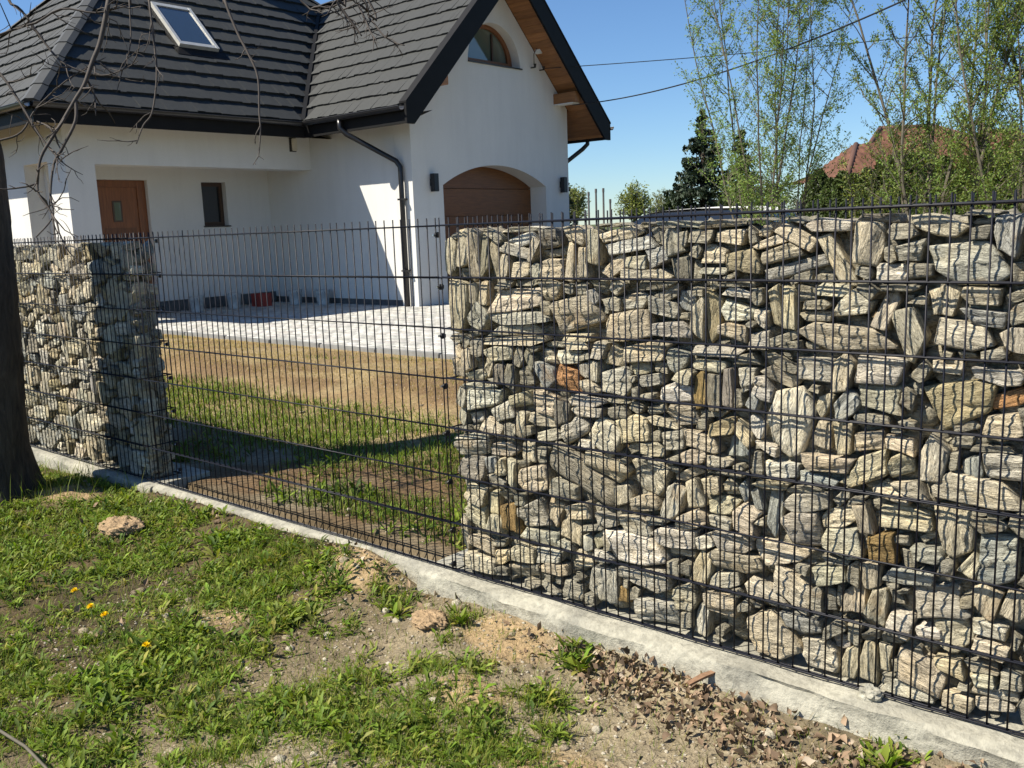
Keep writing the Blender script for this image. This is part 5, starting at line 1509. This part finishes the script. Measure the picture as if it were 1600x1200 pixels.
spring_tree(gnd(1515, 11.5), 6.2, 5, 0.9, 24000, 'dense leafing tree right of the red roof ridge', (0.02, 0.02), 4, (0.155, 0.215, 0.05), 0.030)
spring_tree(gnd(1600, 11), 6.0, 6, 1.0, 24000, 'leafing tree at the right edge of the picture', (0.01, 0.01), 5, (0.175, 0.24, 0.06), 0.028)
spring_tree(gnd(1345, 12.8), 3.2, 5, 1.0, 3500, 'low sparse leafing shrub in front of the thuja hedge', (0.05, 0.03), 6, (0.21, 0.25, 0.06), 0.016)
spring_tree(gnd(1215, 12.2), 1.75, 6, 1.3, 160, 'nearly bare greyish shrub at the foot of the slender trees', (0, 0), 7, (0.13, 0.15, 0.05), 0.018)

def conifer_mesh(kind, seed):
    rs = np.random.default_rng(seed)
    n = 4200
    if kind == 'thuja':
        h = rs.random(n) ** 0.85
        lump = 1 + 0.22 * np.sin(h * 21 + rs.uniform(0, 6)) * 0.4
        prof = np.where(h < 0.15, 0.75 + h * 1.6, np.sqrt(np.clip(1 - ((h - 0.15) / 0.87) ** 1.9, 0, 1)))
        a = rs.uniform(0, 2*math.pi, n)
        cl = fbm(a * 2.0, h * 9, seed, 3)
        rad = prof * lump * (0.62 + 0.55 * cl) * (0.75 + 0.25 * rs.random(n)) * 0.37
        P = np.stack([rad * np.cos(a), rad * np.sin(a), 0.03 + h * 0.97 * 2.5 + rs.normal(0, 0.02, n)], -1)
        col = np.array((0.046, 0.068, 0.015))[None] * (0.25 + 1.5 * cl)[:, None] * rs.uniform(0.7, 1.3, (n, 1))
        return leaf_cloud(P, rs.uniform(0.03, 0.07, n), col)
th_me = []
for s in range(4):
    V, F, C = conifer_mesh('thuja', 20 + s)
    th_me.append(mesh_np('crown', V, F, M['needle'], False, C))
th_tr = MB().tube([(0, 0, -0.05), (0, 0, 0.9)], [0.05, 0.03], 7).mesh('trunk', M['bark'])
ords = ['leftmost', 'second from the left', 'third from the left', 'fourth from the left', 'fifth from the left', 'sixth from the left', 'seventh from the left', 'eighth from the left', 'ninth from the left',
        'tenth from the left', 'eleventh from the left', 'twelfth from the left', 'thirteenth from the left', 'fourteenth from the left', 'fifteenth from the left', 'rightmost']
ha, hb = Vector(gnd(1262, 23)), Vector(gnd(1630, 15.2))
for k in range(16):
    p = ha.lerp(hb, k / 15)
    t = empty('thuja', p, 'hedge thuja before the red-roofed house, %s' % ords[k], 'thuja', 'thuja hedge')
    sc = rnd.uniform(0.9, 1.08) * (0.94 + 0.07 * k / 15)
    t.scale = (sc * 1.05, sc * 1.05, sc); t.rotation_euler = (0, 0, rnd.random() * 6)
    link('crown', th_me[k % 4], t, keep=False); link('trunk', th_tr, t, keep=False)
for u, d, sc, lb in ((1043, 40, 0.98, 'small dark cone-shaped thuja left of the spruce, the left of two'), (1056, 40, 1.0, 'small dark cone-shaped thuja left of the spruce, the right of two')):
    t = empty('thuja', gnd(u, d, -0.02), lb, 'thuja', 'pair of small thujas'); t.scale = (sc * 0.95, sc * 0.95, sc)
    link('crown', th_me[0], t, keep=False); link('trunk', th_tr, t, keep=False)

def shrub(u, d, h, w, label, col, seed, name='evergreen_shrub', n=2600, lsz=0.08):
    rs = np.random.default_rng(seed)
    v = rs.normal(0, 1, (n, 3)); v /= np.linalg.norm(v, axis=1)[:, None]
    cl = fbm(v[:, 0]*2.5 + v[:, 2]*1.7 + seed, v[:, 1]*2.5 - v[:, 2], seed, 3)
    r = (0.6 + 0.6 * cl) * (0.55 + 0.45 * rs.random(n) ** 0.4)
    P = np.stack([v[:, 0] * r * w / 2, v[:, 1] * r * w / 2, h * 0.5 + v[:, 2] * r * h * 0.5], -1)
    p = gnd(u, d, -0.02)
    t = empty(name, p, label, 'shrub')
    c = np.array(col)[None] * (0.5 + 1.1 * cl)[:, None] * rs.uniform(0.7, 1.3, (n, 1))
    V, F, C = leaf_cloud(P + np.array(p), rs.uniform(0.5, 1.2, n) * lsz, c)
    link('foliage', mesh_np('foliage', V, F, M['needle'], False, C), t)
    MB().tube([Vector(p), Vector(p) + Vector((0.02, 0.0, h * 0.4)), Vector(p) + Vector((0, 0.03, h * 0.7))], [0.05, 0.04, 0.015], 6).build('stem', M['bark'], t)
shrub(1078, 34, 2.3, 1.0, 'dark evergreen shrub in front of the spruce foot, left one', (0.045, 0.06, 0.02), 61)
shrub(1105, 33, 2.1, 1.1, 'dark evergreen shrub in front of the spruce foot, middle one', (0.040, 0.055, 0.018), 62)
shrub(1132, 32, 2.2, 1.1, 'dark evergreen shrub in front of the spruce foot, right one', (0.05, 0.065, 0.02), 63)
shrub(1168, 20, 2.1, 1.0, 'yellow-green shrub between the spruce and the slender trees', (0.11, 0.15, 0.03), 64, 'leafy_shrub')

def spruce(u, d, h, w, label, col, seed, dens=1.0):
    rs = random.Random(seed)
    p = Vector(gnd(u, d, -0.02))
    t = empty('spruce', p, label, 'conifer')
    MB().tube([p, p + Vector((0.02, 0, h * 0.5)), p + Vector((0, 0, h))], [w * 0.045, w * 0.03, 0.008], 8).build('trunk', M['bark'], t)
    mb = MB(); pts = []
    z = 0.10 * h
    while z < h * 0.985:
        f = z / h
        L = w * 0.5 * (1 - f) ** 0.85 * 1.05
        for k in range(rs.choice((5, 6, 7)) if f < 0.9 else 4):
            a = rs.uniform(0, 6.28); Lk = L * rs.uniform(0.55, 1.15)
            d0 = Vector((math.cos(a), math.sin(a), 0))
            b = [p + Vector((0, 0, z)) + d0 * (Lk * s) + Vector((0, 0, (-0.30 * s + 0.22 * s * s) * Lk)) for s in (0, 0.35, 0.7, 1.0)]
            mb.tube(b, [0.014, 0.011, 0.008, 0.003], 4, False)
            nn = int(46 * dens * (0.35 + Lk))
            for _ in range(nn):
                s = rs.random() ** 0.7
                i = min(2, int(s * 3)); q = b[i].lerp(b[i+1], s * 3 - i)
                side = Vector((-d0.y, d0.x, 0)) * rs.gauss(0, 0.12) * Lk * (1.1 - s * 0.6)
                pts.append(q + side + Vector((0, 0, -abs(rs.gauss(0, 0.09)) * (0.5 + Lk))))
        z += h * rs.uniform(0.030, 0.048)
    tag(mb.build('branches', M['bark'], t, fix=False), kind='stuff')
    P = np.array([tuple(q) for q in pts]); n = len(P)
    c = np.array(col)[None] * RNG.uniform(0.5, 1.4, (n, 1))
    V, F, C = leaf_cloud(P, RNG.uniform(0.05, 0.12, n), c)
    link('needles', mesh_np('needles', V, F, M['needle'], False, C), t)
spruce(1098, 30, 4.95, 3.9, 'dark blue-green spruce standing clear against the sky', (0.030, 0.048, 0.026), 71, 1.5)
spruce(1158, 27, 4.1, 2.6, 'lighter green conifer behind the slender leafing trees', (0.085, 0.115, 0.04), 72, 0.8)
spruce(884, 60, 5.2, 2.2, 'dark conifer branches showing past the house corner', (0.035, 0.05, 0.025), 73, 0.6)

def willow(u, d, h, w, label, col, seed, n=2600):
    rs = random.Random(seed)
    p = Vector(gnd(u, d, -0.02))
    t = empty('willow', p, label, 'tree', 'pale willows far away')
    MB().tube([p, p + Vector((0, 0, h * 0.35))], [w * 0.06, w * 0.045], 8).build('trunk', M['bark'], t)
    mb = MB(); pts = []
    for k in range(80):
        a = rs.uniform(0, 6.28); el = rs.uniform(0.1, 1.5)
        d0 = Vector((math.cos(a) * math.cos(el), math.sin(a) * math.cos(el), math.sin(el)))
        R0 = rs.uniform(0.8, 1.05)
        e = p + Vector((0, 0, h * 0.33)) + Vector((d0.x * w * 0.5, d0.y * w * 0.5, d0.z * h * 0.66)) * R0
        s = p + Vector((0, 0, h * 0.28))
        m = s.lerp(e, 0.5) + Vector((0, 0, h * 0.05))
        mb.tube([s, m, e], [w * 0.012, w * 0.008, w * 0.002], 4, False)
        for _ in range(n // 80):
            f = rs.random() ** 0.6
            q = s.lerp(m, f * 2) if f < 0.5 else m.lerp(e, f * 2 - 1)
            pts.append(q + Vector((rs.gauss(0, 1), rs.gauss(0, 1), rs.gauss(0, 1))) * w * 0.045)
    tag(mb.build('branches', M['twigpale'], t, fix=False), kind='stuff')
    P = np.array([tuple(q) for q in pts])
    c = np.array(col)[None] * RNG.uniform(0.6, 1.3, (len(P), 1))
    V, F, C = leaf_cloud(P, RNG.uniform(0.10, 0.24, len(P)), c)
    link('leaves', mesh_np('leaves', V, F, M['leaf'], False, C), t)
willow(992, 110, 6.3, 4.9, 'round pale yellow-green willow between the poles and the small thujas', (0.20, 0.225, 0.06), 81)
willow(1035, 130, 6.0, 5.0, 'hazy grey-green willow half hidden behind the small thujas', (0.20, 0.215, 0.10), 82, 1400)
willow(900, 115, 6.4, 4.6, 'pale willow showing just right of the house corner', (0.19, 0.21, 0.07), 83)
willow(1205, 90, 5.0, 4.5, 'far greenish willow behind the slender trees', (0.15, 0.19, 0.06), 84, 1600)

# four bare poles out in the field
for u, vt, lb in ((920.5, 302, 'thin bare pole right of the house, leftmost of four'), (932, 297, 'thin bare pole, second from the left of four, with pale cap'),
                  (943.5, 296, 'thin bare pole, third from the left of four, with pale cap'), (954, 313, 'shortest thin pole, rightmost of four')):
    d = 42; b = Vector(gnd(u, d, -0.02)); top = at(u - 0.6, vt, d)
    t = empty('pole', b, lb, 'pole', 'poles in the field')
    MB().tube([b, Vector((b.x, b.y, top.z))], 0.045, 8).build('shaft', M['pole'], t)
    MB().tube([(b.x, b.y, top.z - 0.12), (b.x, b.y, top.z + 0.05)], 0.055, 8).build('cap', M['pole'], t)

# ------------------------------------------------------------------ neighbour's house with red tiles
M['greywall'] = simple('grey_render', (0.30, 0.30, 0.27), 0.9, 0, 0.1, 2)
t = empty('red_roofed_house', (-8.5, 36, 0), 'neighbouring house with red tiled hip roof behind the thuja hedge', 'house')
org = Vector(gnd(1428, 37, 0)); ex = Vector((_r.x, _r.y, 0)).normalized(); ey = Vector((-ex.y, ex.x, 0))
def nb(a, b, z): return org + ex * a + ey * b + Vector((0, 0, z))
mb = MB()
i = 0
mb.v += [tuple(nb(*q)) for q in ((-1.9, 0.6, -0.1), (5.5, 0.6, -0.1), (5.5, 8, -0.1), (-1.9, 8, -0.1), (-1.9, 0.6, 3.1), (5.5, 0.6, 3.1), (5.5, 8, 3.1), (-1.9, 8, 3.1))]
mb.f += [(0, 3, 2, 1), (4, 5, 6, 7), (0, 1, 5, 4), (1, 2, 6, 5), (2, 3, 7, 6), (3, 0, 4, 7)]
mb.build('wall', M['greywall'], t)
mb = MB(); mb.v += [tuple(nb(a, 0.59, z)) for a, z in ((-1.5, 1.2), (-0.5, 1.2), (-0.5, 2.7), (-1.5, 2.7))]; mb.f.append((0, 1, 2, 3)); mb.build('window', M['glass'], t)
def tile_plane(A, B, Cc, D, nu, nv):
    """barrel tiles on the slope A-B (eave) to D-C (top)"""
    A, B, Cc, D = map(lambda q: np.array(q[:]), (A, B, Cc, D))
    U = np.linspace(0, 1, nu * 4 + 1); Vv = np.linspace(0, 1, nv * 2 + 1)
    nrm = np.cross(B - A, D - A); nrm = nrm / np.linalg.norm(nrm)
    G = np.zeros((len(Vv), len(U), 3)); Cl = np.zeros_like(G)
    wid0 = np.linalg.norm(B - A)
    for j, v in enumerate(Vv):
        L = A + (D - A) * v; Rr = B + (Cc - B) * v
        row = (j + 1) // 2
        lift = 0.05 if j % 2 == 0 else 0.0
        pos = L[None] + (Rr - L)[None] * U[:, None]
        arc = (pos - A) @ ((B - A) / wid0)
        wave = 0.04 * np.abs(np.sin(arc / 0.30 * math.pi))
        G[j] = pos + nrm[None] * (wave + lift)[:, None]
        Cl[j] = np.array((0.13, 0.060, 0.037))[None] * (0.75 + 0.5 * fbm(arc / 0.3, np.full_like(arc, row * 1.0), 877, 1))[:, None]
    n0, n1 = len(Vv), len(U)
    idx = np.arange(n0 * n1).reshape(n0, n1)
    F = np.stack([idx[:-1, :-1].ravel(), idx[:-1, 1:].ravel(), idx[1:, 1:].ravel(), idx[1:, :-1].ravel()], -1)
    return G.reshape(-1, 3), F, Cl.reshape(-1, 3)
e0, e1, f0, f1 = nb(-2.6, 0, 3.0), nb(6.2, 0, 3.0), nb(6.2, 8.6, 3.0), nb(-2.6, 8.6, 3.0)
r0_, r1_ = nb(0.25, 4.3, 5.05), nb(2.6, 4.3, 5.05)
r2_ = nb(3.9, 4.3, 4.85)
ch_ = [tile_plane(e0, e1, r1_, r0_, 30, 14), tile_plane(f0, e0, r0_, r0_ + Vector((0.001, 0, 0)), 28, 14), tile_plane(e1, f1, r1_ + Vector((0.001, 0, 0)), r1_, 28, 14), tile_plane(f1, f0, r0_, r1_, 30, 14)]
g0, g1 = nb(-3.2, -1.5, 2.75), nb(-0.4, -1.5, 2.75)
ch_ += [tile_plane(nb(-3.2, -1.2, 2.8), nb(0.2, -1.2, 2.8), nb(-0.9, 2.2, 4.25), nb(-1.6, 2.2, 4.25), 12, 10), tile_plane(nb(-3.2, 4.6, 2.8), nb(-3.2, -1.2, 2.8), nb(-1.6, 2.2, 4.25), nb(-1.6, 2.6, 4.25), 18, 10)]
ch_ += [tile_plane(nb(2.6, -1.2, 2.8), nb(7.0, -1.2, 2.8), nb(5.4, 2.6, 4.6), nb(3.9, 2.6, 4.6), 14, 10), tile_plane(nb(2.6, -1.2, 2.8), nb(3.9, 2.6, 4.6), nb(3.9, 2.7, 4.6), nb(2.6, 4.0, 2.8), 14, 10)]
join_build('roof', ch_, M['tile'], t, True)
mb = MB()
for p, q in ((e0, r0_), (r0_, r1_), (e1, r1_), (nb(-3.2, -1.2, 2.8), nb(-1.6, 2.2, 4.25)), (nb(2.6, -1.2, 2.8), nb(3.9, 2.6, 4.6)), (nb(3.9, 2.6, 4.6), nb(5.4, 2.6, 4.6))):
    mb.tube([p + Vector((0, 0, 0.05)), q + Vector((0, 0, 0.05))], 0.11, 8)
rt = M['ridge'] = simple('red_ridge', (0.11, 0.052, 0.033), 0.8)
mb.build('ridge_tiles', M['ridge'], t, smooth=True)

# ------------------------------------------------------------------ dark car on the driveway, only its roof above the fence
car = empty('parked_car', (-5.3, 11.0, PAVE_Z), 'dark car with painted roof glare parked before the garage, roof just above the stone fence', 'car')
cy0, cy1 = 10.25, 11.92
cz = PAVE_Z
prof = [(-7.25, 0.30), (-7.30, 0.55), (-7.18, 0.80), (-6.9, 0.92), (-6.35, 1.00), (-3.35, 1.04), (-3.12, 0.98), (-3.08, 0.55), (-3.15, 0.30)]
MB().slab([(a, cz + b) for a, b in prof], [], lambda a, b, q: (a, q, b), cy0, cy1).build('body', M['car'], car, bevel=0.05)
cab = [(-6.30, 1.00), (-5.60, 1.40), (-5.30, 1.445), (-3.85, 1.435), (-3.62, 1.37), (-3.30, 1.04)]
mb = MB()
n0 = len(cab)
ins = [0.02, 0.16, 0.19, 0.19, 0.16, 0.03]
mb.v += [(a, cy0 + d + 0.03, cz + b) for (a, b), d in zip(cab, ins)] + [(a, cy1 - d - 0.03, cz + b) for (a, b), d in zip(cab, ins)]
mb.f += [tuple(range(n0)), tuple(range(2*n0-1, n0-1, -1))] + [(k, n0+k, n0+(k+1) % n0, (k+1) % n0) for k in range(n0)]
mb.build('windows', M['glass'], car, bevel=0.01)
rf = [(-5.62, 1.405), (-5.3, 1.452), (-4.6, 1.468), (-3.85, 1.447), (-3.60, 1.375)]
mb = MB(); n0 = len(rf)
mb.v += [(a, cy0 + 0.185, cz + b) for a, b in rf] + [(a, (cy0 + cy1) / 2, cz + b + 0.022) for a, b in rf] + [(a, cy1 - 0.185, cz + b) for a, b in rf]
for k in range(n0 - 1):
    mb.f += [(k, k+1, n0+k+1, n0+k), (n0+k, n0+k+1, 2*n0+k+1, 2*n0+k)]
mb.build('roof', M['white'], car, smooth=True, fix=False)  # white panel paints the sun glare onto the dark car's roof
for xx in (-6.5, -4.0):
    for yy in (cy0 + 0.09, cy1 - 0.09):
        w = MB().tube([(xx, yy - 0.1, cz + 0.31), (xx, yy + 0.1, cz + 0.31)], 0.31, 20).build('wheel', M['tyre'], car)
        MB().tube([(xx, yy - 0.11, cz + 0.31), (xx, yy + 0.11, cz + 0.31)], 0.2, 14).build('rim', M['silver'], w)
for yy in (cy0 + 0.2, cy1 - 0.2):
    MB().box(-7.29, -7.2, yy - 0.14, yy + 0.14, cz + 0.6, cz + 0.74).build('headlight', M['glassg'], car, bevel=0.02)
    MB().box(-3.15, -3.06, yy - 0.1, yy + 0.1, cz + 0.7, cz + 0.92).build('tail_light', M['red'], car, bevel=0.02)
for k in (-1, 1):
    yy = (cy0 + cy1) / 2 + k * 0.93
    MB().box(-6.05, -5.93, yy - 0.07, yy + 0.07, cz + 0.98, cz + 1.10).build('mirror', M['car'], car, bevel=0.03)

# ------------------------------------------------------------------ overhead cables
def cable(a, b, sag, r, label):
    pts = []
    for k in range(33):
        f = k / 32
        p = Vector(a).lerp(Vector(b), f); p.z -= sag * 4 * f * (1 - f); pts.append(p)
    tag(MB().tube(pts, r, 6).build('overhead_cable', M['cable'], smooth=True), label, 'cable', 'cables running from the house')
cable((XG + 0.12, 11.88, 4.36), at(1750, 20, 16), 0.08, 0.008, 'thin upper overhead cable running nearly level from the gable')
cable((XG + 0.35, 12.45, 3.70), at(1620, -100, 9.5), 0.32, 0.011, 'thicker lower overhead cable rising to the upper right')
